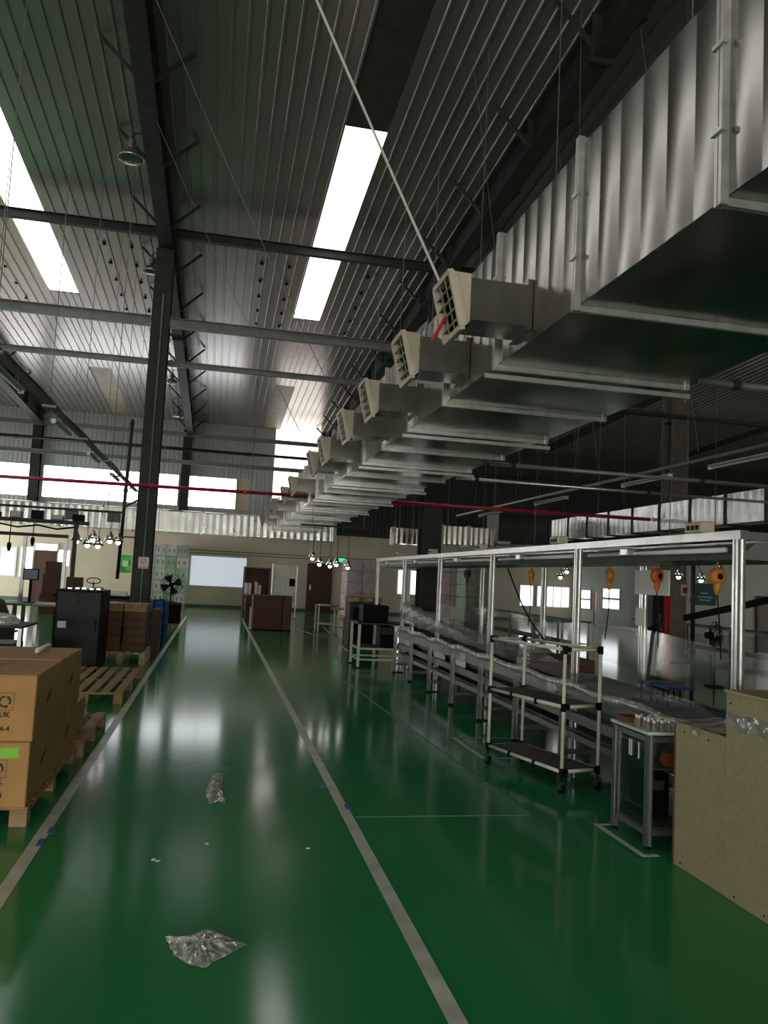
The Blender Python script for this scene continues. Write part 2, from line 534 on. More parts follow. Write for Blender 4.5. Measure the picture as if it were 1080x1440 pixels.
while x < XR:
    strips.append(x)
    for i in range(6):
        xs = x + STRIP + i * SW
        if xs > XL and xs + SW < XR + .5:
            if sheet0 is None:
                sheet0 = MB(); src = sheet_mesh(SW)
                sheet0.v = src.v; sheet0.f = src.f
                o = sheet0.build('roof_sheet', 'roof', CE, local=True, fix=False)
                o.location = Vector((xs, 0, 0)) - ORI[CE]; sheet0 = o
            else:
                piece(sheet0, 'roof_sheet', CE, Vector((xs, 0, 0)) - ORI[CE])
    x += 6.4
def light_strip(x, ya, yb, material, step=2.28):
    n = max(1, round((yb - ya) / step)); d = (yb - ya) / n
    for i in range(n):
        a, b = ya + i * d + .012, ya + (i + 1) * d - .012
        m = MB().prism([(a, roofz(a) + .01), (b, roofz(b) + .01), (b, roofz(b) + .03), (a, roofz(a) + .03)], 'X', x, x + STRIP)
        m.build('roof_light_pane', material, CE)
for x in strips:
    if x < XL or x > XR - 1: continue
    near = -6 < x < 4
    if near or x < -6:
        light_strip(x, 12.85 if x > 0 else 8.0, 21.9, 'pane_lit')
        src = sheet_mesh(STRIP, 21.9, 28.6); o = src.build('roof_sheet', 'roof', CE, local=True, fix=False); o.location = Vector((x, 0, 0)) - ORI[CE]
        light_strip(x, 28.6, YW - .05, 'pane_brown', 3.4)
        light_strip(x, 1.0, 12.85 if x > 0 else 8.0, 'pane_dark')
        light_strip(x, YB, 1.0, 'pane_fill')  # lit panes added out of view to brighten the near floor
    else:
        light_strip(x, YB, YW - .05, 'pane_dark', 6)
# screw heads on the liner sheets, in rows where the purlins run
m = MB()
for xx in (-5.6, -3.0, -2.4, .55, 1.2, 3.1):
    for j in range(6):
        Y = 17.6 + 1.0 * j
        m.lathe([(.0, -.052), (.035, -.05), (.04, -.03), (.04, 0)], 6, (xx + .02 * j, Y, roofz(Y)))
sc_o = m.build('fixing_plug', 'black', CE); sc_o['kind'] = 'stuff'

# ================================================================== STEEL FRAME
COLX = (-7.55, -1.47, 4.53, 10.44)
def h_column(X, Y, top, label, fw=.36, dp=.46, group=None, z0=0.0, mm='steel'):
    t = thing('steel_column', label, 'column', (X, Y, z0), group=group)
    MB().box(X - fw / 2, X + fw / 2, Y - dp / 2, Y - dp / 2 + .022, z0 + .02, top).build('flange', mm, t)
    MB().box(X - fw / 2, X + fw / 2, Y + dp / 2 - .022, Y + dp / 2, z0 + .02, top).build('flange', mm, t)
    MB().box(X - .012, X + .012, Y - dp / 2 + .022, Y + dp / 2 - .022, z0 + .02, top).build('web', mm, t)
    MB().box(X - fw * .7, X + fw * .7, Y - dp * .65, Y + dp * (.65 if not z0 else .5), z0, z0 + .02).build('base_plate', 'steel', t)
    m = MB()
    for z in (z0 + .9, 5.6, top - .3):
        for s_ in (-1, 1):
            m.box(X + s_ * .013 if s_ > 0 else X - fw / 2, X + fw / 2 if s_ > 0 else X - .013, Y - dp / 2 + .022, Y + dp / 2 - .022, z, z + .014)
    m.build('stiffener', 'steel', t)
    return t
YC = 16.98
RB = .62                                              # rafter depth
ctop = roofz(YC) - .14 - RB
cL = h_column(COLX[1], YC, ctop, 'tall dark steel column beside the carton pallet with a safety notice')
MB().tube([(COLX[1] + .03, YC - .255, .4), (COLX[1] + .03, YC - .255, 7.2)], .018).build('conduit', 'steel_grey', cL)
cM = h_column(COLX[2], YC, ctop, 'dark steel column rising behind the assembly line frame under the red pipe', fw=.42)
cR = h_column(COLX[3], YC, ctop, 'tall brown-grey steel column behind the long bright side duct', fw=.42, mm='steel_beige')
for X in COLX[:3]:
    tagl = {COLX[0]: 'grey steel column at the back wall above the brown door with white windows', COLX[1]: 'grey steel column at the back wall above the printed green pallet stack', COLX[2]: 'dark steel column at the back wall beside the tall translucent panel'}[X]
    h_column(X - .1, YW - .255, roofz(YW - .3) - .45, tagl, fw=.36, dp=.40, z0=3.46)

def rafter(X, label, ya=2.0, yb=YW - .1, braces=True, sides=(-1, 1)):
    t = thing('roof_beam', label, 'beam', (X, ya, roofz(ya) - .14 - RB))
    def strip(x0, x1, d0, d1, name):
        MB().prism([(ya, roofz(ya) - d0), (yb, roofz(yb) - d0), (yb, roofz(yb) - d1), (ya, roofz(ya) - d1)], 'X', x0, x1).build(name, 'steel', t)
    strip(X - .13, X + .13, .14, .165, 'top_flange')
    strip(X - .010, X + .010, .165, .14 + RB - .025, 'web')
    strip(X - .14, X + .14, .14 + RB - .025, .14 + RB, 'bottom_flange')
    Y = 2.4 + .07
    i = 0
    while Y < yb - .4:
        for s_ in sides:
            MB().bar((X + s_ * .06, Y, roofz(Y) - .14 - RB * .78), (X + s_ * .66, Y + .02, roofz(Y) - .035), .05, .05).build('fly_brace', 'steel', t)
        MB().box(X - .12, X + .12, Y - .008, Y + .008, roofz(Y) - .14 - RB + .03, roofz(Y) - .17).build('stiffener', 'steel', t)
        Y += 2.285
    # bolted end plates
    for Yp in (9.3, 22.4):
        MB().box(X - .15, X + .15, Yp - .02, Yp + .02, roofz(Yp) - .14 - RB - .06, roofz(Yp) - .13).build('splice_plate', 'steel', t)
    return t
rafter(COLX[1], 'sloping dark roof beam with fly braces carried by the notice column')
rafter(COLX[2], 'sloping dark roof beam with fly braces above the main air duct')
rafter(COLX[3], 'sloping dark roof beam over the long bright side duct')
rafter(COLX[0], 'sloping dark roof beam over the workbench and gantry')

# tie beams and purlin struts across the hall
def xbeam(name, label, X0, X1, Y, z, h, d, m='steel', cat='beam', lip=True, group=None):
    t = thing(name, label, cat, (X0, Y, z), group=group)
    MB().box(X0, X1, Y - .006, Y + .006, z, z + h).build('web', m, t)
    MB().box(X0, X1, Y - d / 2, Y + d / 2, z - .012, z).build('bottom_flange', m, t)
    MB().box(X0, X1, Y - d / 2, Y + d / 2, z + h, z + h + .012).build('top_flange', m, t)
    return t
gb = 'strut beams between the roof frames'
bays = [(-7.37, -1.66), (-1.28, 4.31), (4.75, 10.22)]
zA = onY(232, 458, 16.75).z; zB = onY(232, 516, 17.25).z; zT = onY(232, 331, 16.75).z
for a, b in bays:
    wh = {-7.37: 'over the workbenches', -1.28: 'over the aisle', 4.75: 'beyond the main duct'}[a]
    xbeam('tie_beam', 'dark strut tight under the roof %s' % wh, a, b, 16.8, zT, .16, .14, group=gb)
    xbeam('tie_beam', 'middle thick grey strut below the roof %s' % wh, a, b, 16.8, zA, .17, .16, 'steel_grey', group=gb)
    xbeam('tie_beam', 'lower thin grey strut below the roof %s' % wh, a, b, 17.1, zB, .09, .10, 'steel_grey', group=gb)
# girts and pipes along the eave wall
for z, h, m_ in ((7.24, .16, 'steel_grey'), (6.05, .15, 'steel_grey')):
    xbeam('wall_girt', 'grey girt running along the cladding %s' % ('just under the eave' if z > 7 else 'just above the high windows'), -11.5, 4.1, YW - .62, z, h, .12, m_)
def pipe(name, label, p, q, r, m, cat='pipe', group=None, clamps=(), cm='steel'):
    o = thing(name, label, cat, p, group=group)
    MB().tube([p, q], r, 10).build('pipe_run', m, o, smooth=True)
    p, q = Vector(p), Vector(q); d = (q - p).normalized()
    for c in clamps:
        a = p + (q - p) * c
        MB().tube([a - d * .03, a + d * .03], r * 1.35, 10).build('clamp', cm, o)
    return o
pipe('wall_pipe', 'black pipe running along the wall between the two girts', (-11.5, YW - .75, 6.66), (4.2, YW - .75, 6.66), .07, 'steel_black', clamps=(.2, .5, .8))
pipe('wall_pipe', 'silver pipe running along the wall just below the high windows', (-11.5, YW - .75, 3.98), (2.0, YW - .75, 3.98), .06, 'alu', clamps=(.2, .5, .8))
pipe('wall_pipe', 'dark pipe running along the wall directly above the cross duct', (-11.5, YW - .75, 3.62), (2.0, YW - .75, 3.62), .06, 'steel_black', clamps=(.2, .5, .8))

# red sprinkler main, it passes through the main duct
DL, DR, DB, DT = 1.80, 3.22, 3.07, 3.97
pipe('sprinkler_pipe', 'red sprinkler pipe running from the main duct past the notice column', (-11.5, 16.68, 3.14), (DL - .002, 16.68, 3.22), .036, 'red_pipe', clamps=(.28, .76, .9), cm='red')
pipe('sprinkler_pipe', 'red sprinkler pipe running from the main duct over the assembly line', (DR + .002, 16.68, 3.22), (9.655, 16.68, 3.24), .042, 'red_pipe', clamps=(.08, .2, .6), cm='red')
t = pipe('drop_pipe', 'black drop pipe standing beside the column with the safety notice', (-1.93, 16.84, 1.3), (-1.87, 16.84, 4.55), .035, 'steel_black', clamps=(.25, .55, .97))
MB().bar((-1.93, 16.84, 2.15), (-1.65, 16.8, 2.15), .03).build('bracket', 'steel_black', t)
MB().bar((-1.90, 16.84, 2.75), (-1.65, 16.8, 2.9), .04).build('bracket', 'steel_black', t)

# safety notice on the column
a, b = onY(195, 783, 16.7), onY(208.5, 800, 16.7)
n_ = thing('notice', 'small pink and white safety notice fixed to the tall column', 'sign', (a.x, 16.71, b.z))
MB().box(a.x, b.x, 16.70, 16.715, b.z, a.z).build('plate', 'paper', n_)
ww, hh = b.x - a.x, a.z - b.z
MB().box(a.x, b.x, 16.694, 16.70, b.z + hh * .02, b.z + hh * .22).build('caption', 'pink_paper', n_)
m = MB().lathe([(.045, -.003), (.045, .003), (.058, .003), (.058, -.003), (.045, -.003)], 16, ((a.x + b.x) / 2, 16.697, b.z + hh * .62), 'Y')
m.bar(((a.x + b.x) / 2 - .036, 16.696, b.z + hh * .62 - .036), ((a.x + b.x) / 2 + .036, 16.696, b.z + hh * .62 + .036), .012, .004, (0, 1, 0))
m.build('symbol', 'red', n_)

# ================================================================== AIR DUCTS
def beaded_side(m, xs, y0, y1, z0, z1, n=6, d=.014, sgn=-1):
    """folded sheet: shallow creases that run up the side of a duct section"""
    s_ = (y1 - y0) / n
    K, J = 6, 6
    for i in range(n):
        a = y0 + i * s_
        e = .75 + .5 * ((i * 37) % 10) / 10          # no two strips are dished quite alike
        def fn(u, v):
            edge = .45 + .55 * math.sin(PI * min(1, max(0, v)))
            return (xs + sgn * (d * e * math.sin(PI * (u ** 1.25)) * edge), a + s_ * u, z0 + (z1 - z0) * v)
        m.grid(fn, K, J)
def bulged(m, x0, x1, y0, y1, z, d, up):
    """slightly pillowed sheet for top and bottom"""
    nx, ny = 4, 3
    def fn(u, v):
        return (x0 + (x1 - x0) * u, y0 + (y1 - y0) * v, z + d * math.sin(PI * u) * math.sin(PI * v) * (1 if up else -1) + .004 * math.sin(7 * u + 5 * v))
    m.grid(fn, nx, ny)
DS = 1.262
duct = thing('air_duct', 'large galvanised main air duct hanging between aisle and assembly line', 'air duct', (DL, 0, DB))
sec = MB()
beaded_side(sec, DL, 0, DS, DB, DT, 6, .0065, -1); beaded_side(sec, DR, 0, DS, DB, DT, 6, .012, 1)
bulged(sec, DL, DR, 0, DS, DB, .016, False); bulged(sec, DL, DR, 0, DS, DT, .012, True)
sec0 = sec.build('duct_section', 'galv', duct, smooth=True)
flg = MB()
for x0, x1, z0, z1 in ((DL - .035, DL, DB - .035, DT + .035), (DR, DR + .035, DB - .035, DT + .035), (DL, DR, DB - .035, DB), (DL, DR, DT, DT + .035)):
    q = .022 if x0 == DL - .035 or x0 == DR else .013
    flg.box(x0, x1, -q, -.003, z0, z1).box(x0, x1, .003, q, z0, z1)
for z in (DB + .25, DT - .3):
    flg.box(DL - .045, DL - .02, -.035, .035, z, z + .02)
flg0 = flg.build('duct_flange', 'flange', duct)
# trapeze hangers: channel below, threaded rods up to the roof
hb = MB().box(DL - .06, DR + .10, -.015, .015, DB - .075, DB - .042).build('hanger_bar', 'flange', duct)
YD0 = 2.62 - 3 * DS
ends = []
for i in range(24):
    Y = YD0 + i * DS
    if Y > 27.4: break
    ends.append(Y)
for i, Y in enumerate(ends):
    if i == 0:
        sec0.location = (0, Y, 0); flg0.location = (0, Y, 0)
    else:
        piece(sec0, 'duct_section', duct, (0, Y, 0)); piece(flg0, 'duct_flange', duct, (0, Y, 0))
piece(flg0, 'duct_flange', duct, (0, ends[-1] + DS, 0))
YDE = ends[-1] + DS
MB().box(DL, DR, YDE, YDE + .004, DB, DT).build('end_cap', 'galv', duct)
hang = [Y for i, Y in enumerate(ends) if i >= 5 and i % 2]
for i, Y in enumerate(hang):
    if i == 0: hb.location = (0, Y + .09, 0)
    else: piece(hb, 'hanger_bar', duct, (0, Y + .09, 0))
    for X in (DR + .07,):
        if True:
            MB().tube([(X, Y + .09, DB - .1), (X, Y + .09, roofz(Y) - .03)], .006, 5).build('hanger_rod', 'wire', duct)
# supply outlets with tilted cream louvre heads
def outlet(Y, turn=0.0):
    m = MB()
    z0, z1, x1, x0, yd = 3.16, 3.42, DL - .016, 1.40, .31
    m.quad((x0, Y, z0), (x1, Y, z0), (x1, Y, z1), (x0, Y, z1)).quad((x0, Y + yd, z0), (x1, Y + yd, z0), (x1, Y + yd, z1), (x0, Y + yd, z1))
    m.quad((x0, Y, z0), (x1, Y, z0), (x1, Y + yd, z0), (x0, Y + yd, z0)).quad((x0, Y, z1), (x1, Y, z1), (x1, Y + yd, z1), (x0, Y + yd, z1))
    m.box(x1 - .02, x1 + .012, Y - .02, Y, z0 - .03, z1 + .03).box(x1 - .02, x1 + .012, Y, Y + yd, z0 - .03, z0).box(x1 - .02, x1 + .012, Y, Y + yd, z1, z1 + .03)
    o = m.build('outlet_neck', 'galv', duct)
    # head: a wedge that widens and looks down and out
    h = MB()
    zt, zb = z1 + .02, z0 - .02
    xt, xb = 1.30, 1.385
    A = [(x0, Y - .01, zb), (x0, Y + yd + .01, zb), (x0, Y + yd + .01, zt), (x0, Y - .01, zt)]
    B = [(xb - .02, Y - .02, zb - .035), (xb - .02, Y + yd + .02, zb - .035), (xt - .02, Y + yd + .02, zt + .0), (xt - .02, Y - .02, zt + .0)]
    for i in range(4):
        j = (i + 1) % 4
        h.quad(A[i], A[j], B[j], B[i])
    hd = h.build('outlet_head', 'outlet_cream', o)
    # frame round the mouth
    n = (Vector(B[1]) - Vector(B[0])).cross(Vector(B[3]) - Vector(B[0])).normalized()
    if n.x > 0: n = -n
    fr = MB()
    Bv = [Vector(b) for b in B]
    for i in range(4):
        fr.bar(Bv[i] + n * .015, Bv[(i + 1) % 4] + n * .015, .03, .035, n)
    fr.build('mouth_frame', 'outlet_cream', o)
    MB().quad(*[b - n * .03 for b in Bv]).build('mouth_back', 'void', o)
    for q in (.2, .4, .6, .8):
        a = Bv[0].lerp(Bv[3], q); b = Bv[1].lerp(Bv[2], q)
        MB().bar(a + n * .012, b + n * .012, .045, .006, (n + Vector((0, 0, .8))).normalized()).build('louvre_blade', 'louvre', o)
    for q in (.35, .68):
        a = Bv[0].lerp(Bv[1], q); b = Bv[3].lerp(Bv[2], q)
        MB().bar(a + n * .02, b + n * .02, .010, .006, n).build('louvre_rib', 'louvre', o)
    return o
for Y in (4.55, 5.80, 7.35, 8.8, 10.65, 12.0, 15.3, 17.2, 20.2, 23.2, 26.0):
    outlet(Y)
MB().bar((1.30, 4.72, 3.22), (1.24, 4.80, 3.08), .015).build('ribbon', 'red', duct)

def duct_y(name, label, X0, X1, Y0, Y1, z0, z1, step, m='galv_light', fm='steel_grey', cat='air duct'):
    t = thing(name, label, cat, (X0, Y0, z0))
    s = MB()
    beaded_side(s, X0, 0, step, z0, z1, 5, .012, -1); beaded_side(s, X1, 0, step, z0, z1, 5, .012, 1)
    bulged(s, X0, X1, 0, step, z0, .01, False); bulged(s, X0, X1, 0, step, z1, .01, True)
    s0 = s.build('duct_section', m, t, smooth=True)
    f_ = MB()
    for a, b, c, d in ((X0 - .03, X0, z0 - .03, z1 + .03), (X1, X1 + .03, z0 - .03, z1 + .03), (X0, X1, z0 - .03, z0), (X0, X1, z1, z1 + .03)):
        f_.box(a, b, -.03, .03, c, d)
    f0 = f_.build('duct_flange', fm, t)
    n = round((Y1 - Y0) / step)
    for i in range(n):
        loc = (0, i * step, 0)
        # meshes are stored relative to the thing, whose y is Y0
        if i == 0:
            s0.location = (0, Y0, 0); f0.location = (0, Y0, 0)
        else:
            piece(s0, 'duct_section', t, (0, Y0 + i * step, 0)); piece(f0, 'duct_flange', t, (0, Y0 + i * step, 0))
    piece(f0, 'duct_flange', t, (0, Y0 + n * step, 0))
    MB().box(X0, X1, Y0 + n * step, Y0 + n * step + .004, z0, z1).build('end_cap', m, t)
    return t
duct_y('side_duct', 'long bright galvanised side duct beside the brown-grey column', 9.70, 10.16, 9.16, 22.7, 2.98, 3.57, 1.2, fm='steel')

def duct_x(name, label, X0, X1, Y0, Y1, z0, z1, step, m='galv_light', grilles=()):
    t = thing(name, label, 'air duct', (X0, Y0, z0))
    n = max(1, round((X1 - X0) / step)); st = (X1 - X0) / n
    for i in range(n):
        a = X0 + i * st
        s = MB(); k = 5; w_ = st / k; pr = []
        for j in range(k):
            pr += [(a + j * w_, 0), (a + j * w_ + w_ * .5, .012)]
        pr.append((a + st, 0))
        for (p, dp), (q, dq) in zip(pr, pr[1:]):
            s.quad((p, Y0 - dp, z0), (q, Y0 - dq, z0), (q, Y0 - dq, z1), (p, Y0 - dp, z1))
        s.quad((a, Y0, z0), (a + st, Y0, z0), (a + st, Y1, z0), (a, Y1, z0)).quad((a, Y0, z1), (a + st, Y0, z1), (a + st, Y1, z1), (a, Y1, z1)).quad((a, Y1, z0), (a + st, Y1, z0), (a + st, Y1, z1), (a, Y1, z1))
        s.build('duct_section', m, t)
        f_ = MB()
        for c, d, e, g in ((Y0 - .03, Y0, z0 - .03, z1 + .03), (Y1, Y1 + .03, z0 - .03, z1 + .03), (Y0, Y1, z0 - .03, z0), (Y0, Y1, z1, z1 + .03)):
            f_.box(a - .02, a + .02, c, d, e, g)
        f_.build('duct_flange', 'flange', t)
    MB().box(X1, X1 + .004, Y0, Y1, z0, z1).build('end_cap', m, t)
    MB().box(X0 - .004, X0, Y0, Y1, z0, z1).build('end_cap', m, t)
    for gx in grilles:
        g = MB().box(gx - .22, gx + .22, Y0 - .05, Y0 - .012, z0 + .2, z0 + .52).build('grille', 'steel_grey', t)
        for q in range(5):
            MB().box(gx - .19, gx + .19, Y0 - .06, Y0 - .05, z0 + .225 + q * .058, z0 + .262 + q * .058).build('grille_slat', 'steel_black', g)
    for gx in ((-5.0, -2.0, 1.0) if X1 - X0 > 5 else (X0 + .1, X1 - .1)):
        if X0 < gx < X1:
            for dy in (-.05, Y1 - Y0 + .05):
                MB().tube([(gx, Y0 + dy, z0 - .06), (gx, Y0 + dy, roofz(Y0) - .04)], .008, 5).build('hanger_rod', 'wire', t)
    return t
duct_x('cross_duct', 'galvanised cross duct with two square grilles at the end of the aisle', -11.0, 4.05, YDE + .05, YDE + .75, 2.80, 3.50, 1.2, grilles=(onY(102, 725, 28).x, onY(161, 728, 28).x))
a, b = onY(623, 739, 18.0), onY(697, 769, 18.0)
duct_x('short_duct', 'longer ribbed duct box beside the dark column under the red pipe', a.x, b.x, 18.0, 18.6, b.z, a.z, .62, 'galv')
a, b = onY(556, 742, 20.0), onY(592, 766, 20.0)
duct_x('short_duct', 'smaller bright duct box between main duct and dark column', a.x, b.x, 20.0, 20.5, b.z, a.z, .5, 'galv')
a, b = onY(702, 722, 21.0), onY(768, 768, 21.0)
t = thing('plenum_box', 'dark square plenum box between the short duct and the side duct', 'plenum', (a.x, 21, b.z))
MB().box(a.x, b.x, 21, 22, b.z, a.z).build('body', 'steel_black', t)
MB().box(a.x + .05, b.x - .6, 20.97, 21, b.z + .05, a.z - .05).build('panel', 'steel', t)
MB().box(a.x, a.x + .35, 20.96, 21, b.z - .03, b.z + .06).build('edge_strip', 'alu', t)
for xx in (a.x + .05, b.x - .05):
    MB().tube([(xx, 21.5, a.z), (xx, 21.5, roofz(21.5) - .04)], .01, 5).build('hanger_rod', 'wire', t)

# ropes and wires
def strand(name, label, p, q, r, m, group, sag=0.):
    p, q = Vector(p), Vector(q)
    pts = []
    for i in range(9):
        u = i / 8
        c = p.lerp(q, u); c.z -= sag * math.sin(PI * u); pts.append(c)
    return tag(MB().tube(pts, r, 5).build(name, m), label, 'wire', group)
o = strand('stay_rope', 'white stay rope slanting from the roof to the first duct outlet', (1.30, 4.9, 3.50), (-1.35, 4.9, roofz(4.9) - .77), .009, 'rope', None, .05)
for Y in (8.8, 12.0):
    strand('stay_wire', 'thin grey stay wire from roof beam to the %s duct outlet from the aisle end' % ('fourth' if Y < 10 else 'sixth'), (1.29, Y + .3, 3.50), (-1.35, Y + .3, roofz(Y + .3) - .768), .005, 'wire', 'stay wires to the duct outlets', .1)

# X-direction pipes and hanger wires in the dark area right of the duct
g_ = 'pipes crossing between duct and side bays'
def xpipe(px, py, z, X1, r, m, lab):
    a = onZ(px, py, z)
    return pipe('service_pipe', lab, (max(a.x, DR + .12), a.y, z), (X1, a.y, z), r, m, clamps=(.05, .5))
xpipe(985, 536, DB + .12, 9.5, .03, 'steel_grey', 'grey service pipe leaving the duct nearest the beige counter')
xpipe(862, 577, 3.75, 12., .03, 'steel', 'dark service pipe crossing above the batten lights')
xpipe(690, 652, DB + .06, 9.5, .028, 'steel_grey', 'grey service pipe crossing above the assembly line')
xpipe(640, 672, DB + .02, 9.5, .022, 'alu', 'thin bright service pipe crossing above the assembly line')
xpipe(590, 660, 4.3, 12., .04, 'steel', 'thick dark service pipe crossing behind the main duct')
gw = 'thin hanger wires beyond the duct'
for i in range(15):
    X = 4.0 + random.random() * 5.0; Y = 7.5 + random.random() * 7.5
    z = 3.1 + random.random() * .3
    dx_ = random.choice((-.9, 0, 0, .8))
    strand('hanger_wire', 'thin grey hanger wire reaching from roof to service pipes', (X, Y, z), (X + dx_, Y + .2, roofz(Y) - .05), .005, 'wire', gw)

# batten lights, right row
LXR = 6.5
tr = thing('light_rail', 'grey light rail carrying batten lamps beyond the main duct', 'rail', (LXR, 7, 3.42))
MB().box(LXR - .03, LXR + .03, 7.6, 21.5, 3.42, 3.46).build('channel', 'steel_grey', tr)
for Y in (8, 11, 14, 17, 20):
    MB().tube([(LXR, Y, 3.46), (LXR + .3, Y, roofz(Y) - .04)], .006, 5).build('hanger_rod', 'wire', tr)
def batten(loc, L, lab, group, lit=False, rz=PI / 2):
    t = thing('batten_lamp', lab, 'lamp', loc, rz, group)
    MB().prism([(-.035, .05), (.035, .05), (.055, .02), (-.055, .02)], 'X', -L / 2, L / 2).build('housing', 'tube_off', t, local=True)
    MB().tube([(-L / 2 + .03, 0, .004), (L / 2 - .03, 0, .004)], .014, 8).build('tube', 'tube_lit' if lit else 'white', t, local=True)
    for s_ in (-1, 1):
        MB().box(s_ * L / 2 - .02, s_ * L / 2 + .02, -.03, .03, -.014, .05).build('end_cap', 'white', t, local=True)
        MB().tube([(s_ * L * .35, 0, .05), (s_ * L * .35, 0, .172 if loc[0] < 0 else .132)], .005, 5).build('hook', 'wire', t, local=True)
    return t
for Y0_, Y1_ in ((17.9, 19.5), (14.3, 15.8), (10.7, 12.1), (8.3, 9.7)):
    batten((LXR, (Y0_ + Y1_) / 2, 3.29), Y1_ - Y0_, 'beige batten lamp on the rail beyond the duct, %s from the back wall' % {17.9: 'nearest', 14.3: 'second', 10.7: 'third', 8.3: 'fourth'}[Y0_], 'batten lamps on the rail beyond the duct')

# light rail, left
LXL = -2.4
zl = 3.72
tr = thing('light_rail', 'dark light rail with cables receding over the workbenches', 'rail', (LXL, 4, zl))
MB().box(LXL - .05, LXL + .05, 4.5, 24, zl, zl + .03).build('channel', 'steel', tr)
MB().box(LXL - .05, LXL - .04, 4.5, 24, zl + .03, zl + .09).build('channel_side', 'steel_grey', tr)
for dx_ in (-.015, .02):
    MB().tube([(LXL + dx_, 4.5 + i * 2.0, zl + .05 + .03 * (i % 2)) for i in range(10)], .012, 6).build('cable', 'black', tr)
for i in range(7):
    Y = 6.0 + 2.8 * i
    MB().tube([(LXL, Y, zl + .03), (LXL, Y, roofz(Y) - .05)], .006, 5).build('hanger_rod', 'wire', tr)
    MB().box(LXL - .09, LXL + .09, Y - .04, Y + .04, zl - .03, zl).build('saddle', 'steel_grey', tr)
for i, Y in enumerate((6.2, 9.4, 12.6, 15.8, 19.0)):
    batten((LXL, Y, zl - .17), 1.25, 'white batten lamp under the rail over the workbenches, %s from the back wall' % ('fifth', 'fourth', 'third', 'second', 'nearest')[i], 'batten lamps over the workbenches')

# high-bay dome lamps along the left roof beam
lamp0 = None
for X, Y in ((-1.84, 13.4), (-1.84, 17.95), (-1.84, 22.5), (-1.84, 26.8), (-1.84, 31.5)):
    z = roofz(Y) - .82
    if lamp0 is None:
        lamp0 = thing('high_bay_lamp', 'grey dome lamp on the roof beam, furthest from the back wall', 'lamp', (X, Y, z), group='dome lamps along the roof beam')
        MB().lathe([(.0, .17), (.06, .165), (.12, .13), (.19, .05), (.215, 0), (.205, 0), (.18, .05), (.11, .12), (.0, .15)], 20).build('dome', 'lamp_grey', lamp0, smooth=True, local=True)
        MB().lathe([(.0, -.02), (.12, -.015), (.205, .0)], 20).build('lens', 'glass', lamp0, smooth=True, local=True)
        MB().lathe([(.0, .34), (.065, .33), (.07, .18), (.0, .16)], 12).build('ballast_can', 'lamp_grey', lamp0, local=True)
        MB().tube([(0, 0, .34), (0, 0, .44), (.225, 0, .50)], .012, 6).build('bracket', 'steel', lamp0, local=True)
    else:
        dup(lamp0, (X, Y, z), label='grey dome lamp on the roof beam, %s' % {17.95: 'beside the top of the tall column', 22.5: 'third from the back wall', 26.8: 'second from the back wall', 31.5: 'nearest the back wall'}[Y])

# bell lamp clusters
def bell_cluster(cx, cy, cz, n, lab, grp, ztop, spread=.35, bright=True):
    for i in range(n):
        x = cx + (i - (n - 1) / 2) * spread / max(1, n - 1) * 2 + random.uniform(-.04, .04)
        y = cy + random.uniform(-.25, .25); z = cz + random.uniform(-.12, .10)
        t = thing('bell_lamp', lab, 'lamp', (x, y, z), group=grp)
        MB().lathe([(.02, .16), (.03, .13), (.045, .10), (.10, .0), (.095, .0), (.04, .095), (.0, .10)], 14).build('shade', 'chrome', t, smooth=True, local=True)
        MB().lathe([(.0, -.055), (.03, -.045), (.042, -.015), (.036, .02), (.02, .09), (0, .1)], 10).build('bulb', 'bulb' if bright else 'white', t, smooth=True, local=True)
        MB().tube([(0, 0, .16), (0, (cy - y) * .6, .30), (0, cy - y, ztop - z)], .006, 5).build('cord', 'black', t, local=True)
a = onY(146, 757, 15)
bell_cluster(a.x - .1, 15, a.z - .08, 6, 'bright bell lamp in the cluster above the carton pallet', 'bell lamps over the carton pallet', 2.50, .36)
a = onY(464, 784, 17)
bell_cluster(a.x, 17, a.z - .10, 5, 'bright bell lamp in the cluster hanging near the brown door', 'bell lamps near the door', 2.62, .36)
a = onY(792, 800, 16)
bell_cluster(a.x, 16, a.z - .08, 2, 'bell lamp seen through the frame before the far windows', 'bell lamps before the far windows', 2.45, .1)
a = onY(1000, 802, 13)
bell_cluster(9.1, 14, a.z - .08, 3, 'bell lamp hanging before the teal sign', 'bell lamps before the teal sign', 2.45, .35)
# carriers for the bell lamps
def carrier(lab, p, q, ups, top=None):
    t = thing('lamp_carrier', lab, 'rail', p)
    MB().bar(p, q, .05, .04).build('rail', 'steel', t)
    for u in ups:
        c = Vector(p).lerp(Vector(q), u)
        MB().tube([c, (c.x, c.y, top or roofz(c.y) - .05)], .008, 5).build('hanger_rod', 'wire', t)
carrier('dark lamp rail above the bell lamps over the carton pallet', (-4.4, 15, 2.52), (-1.7, 15, 2.52), (.1, .9))
carrier('dark lamp rail above the bell lamps near the brown door', (1.7, 17, 2.64), (3.3, 17, 2.64), (.15, .85), DB - .01)
carrier('dark lamp rail above the bell lamps by the far windows', (6.4, 16, 2.47), (8.2, 16, 2.47), (.1, .9))
carrier('dark lamp rail above the bell lamps by the teal sign', (8.4, 14, 2.47), (9.62, 14, 2.47), (.1, .9))

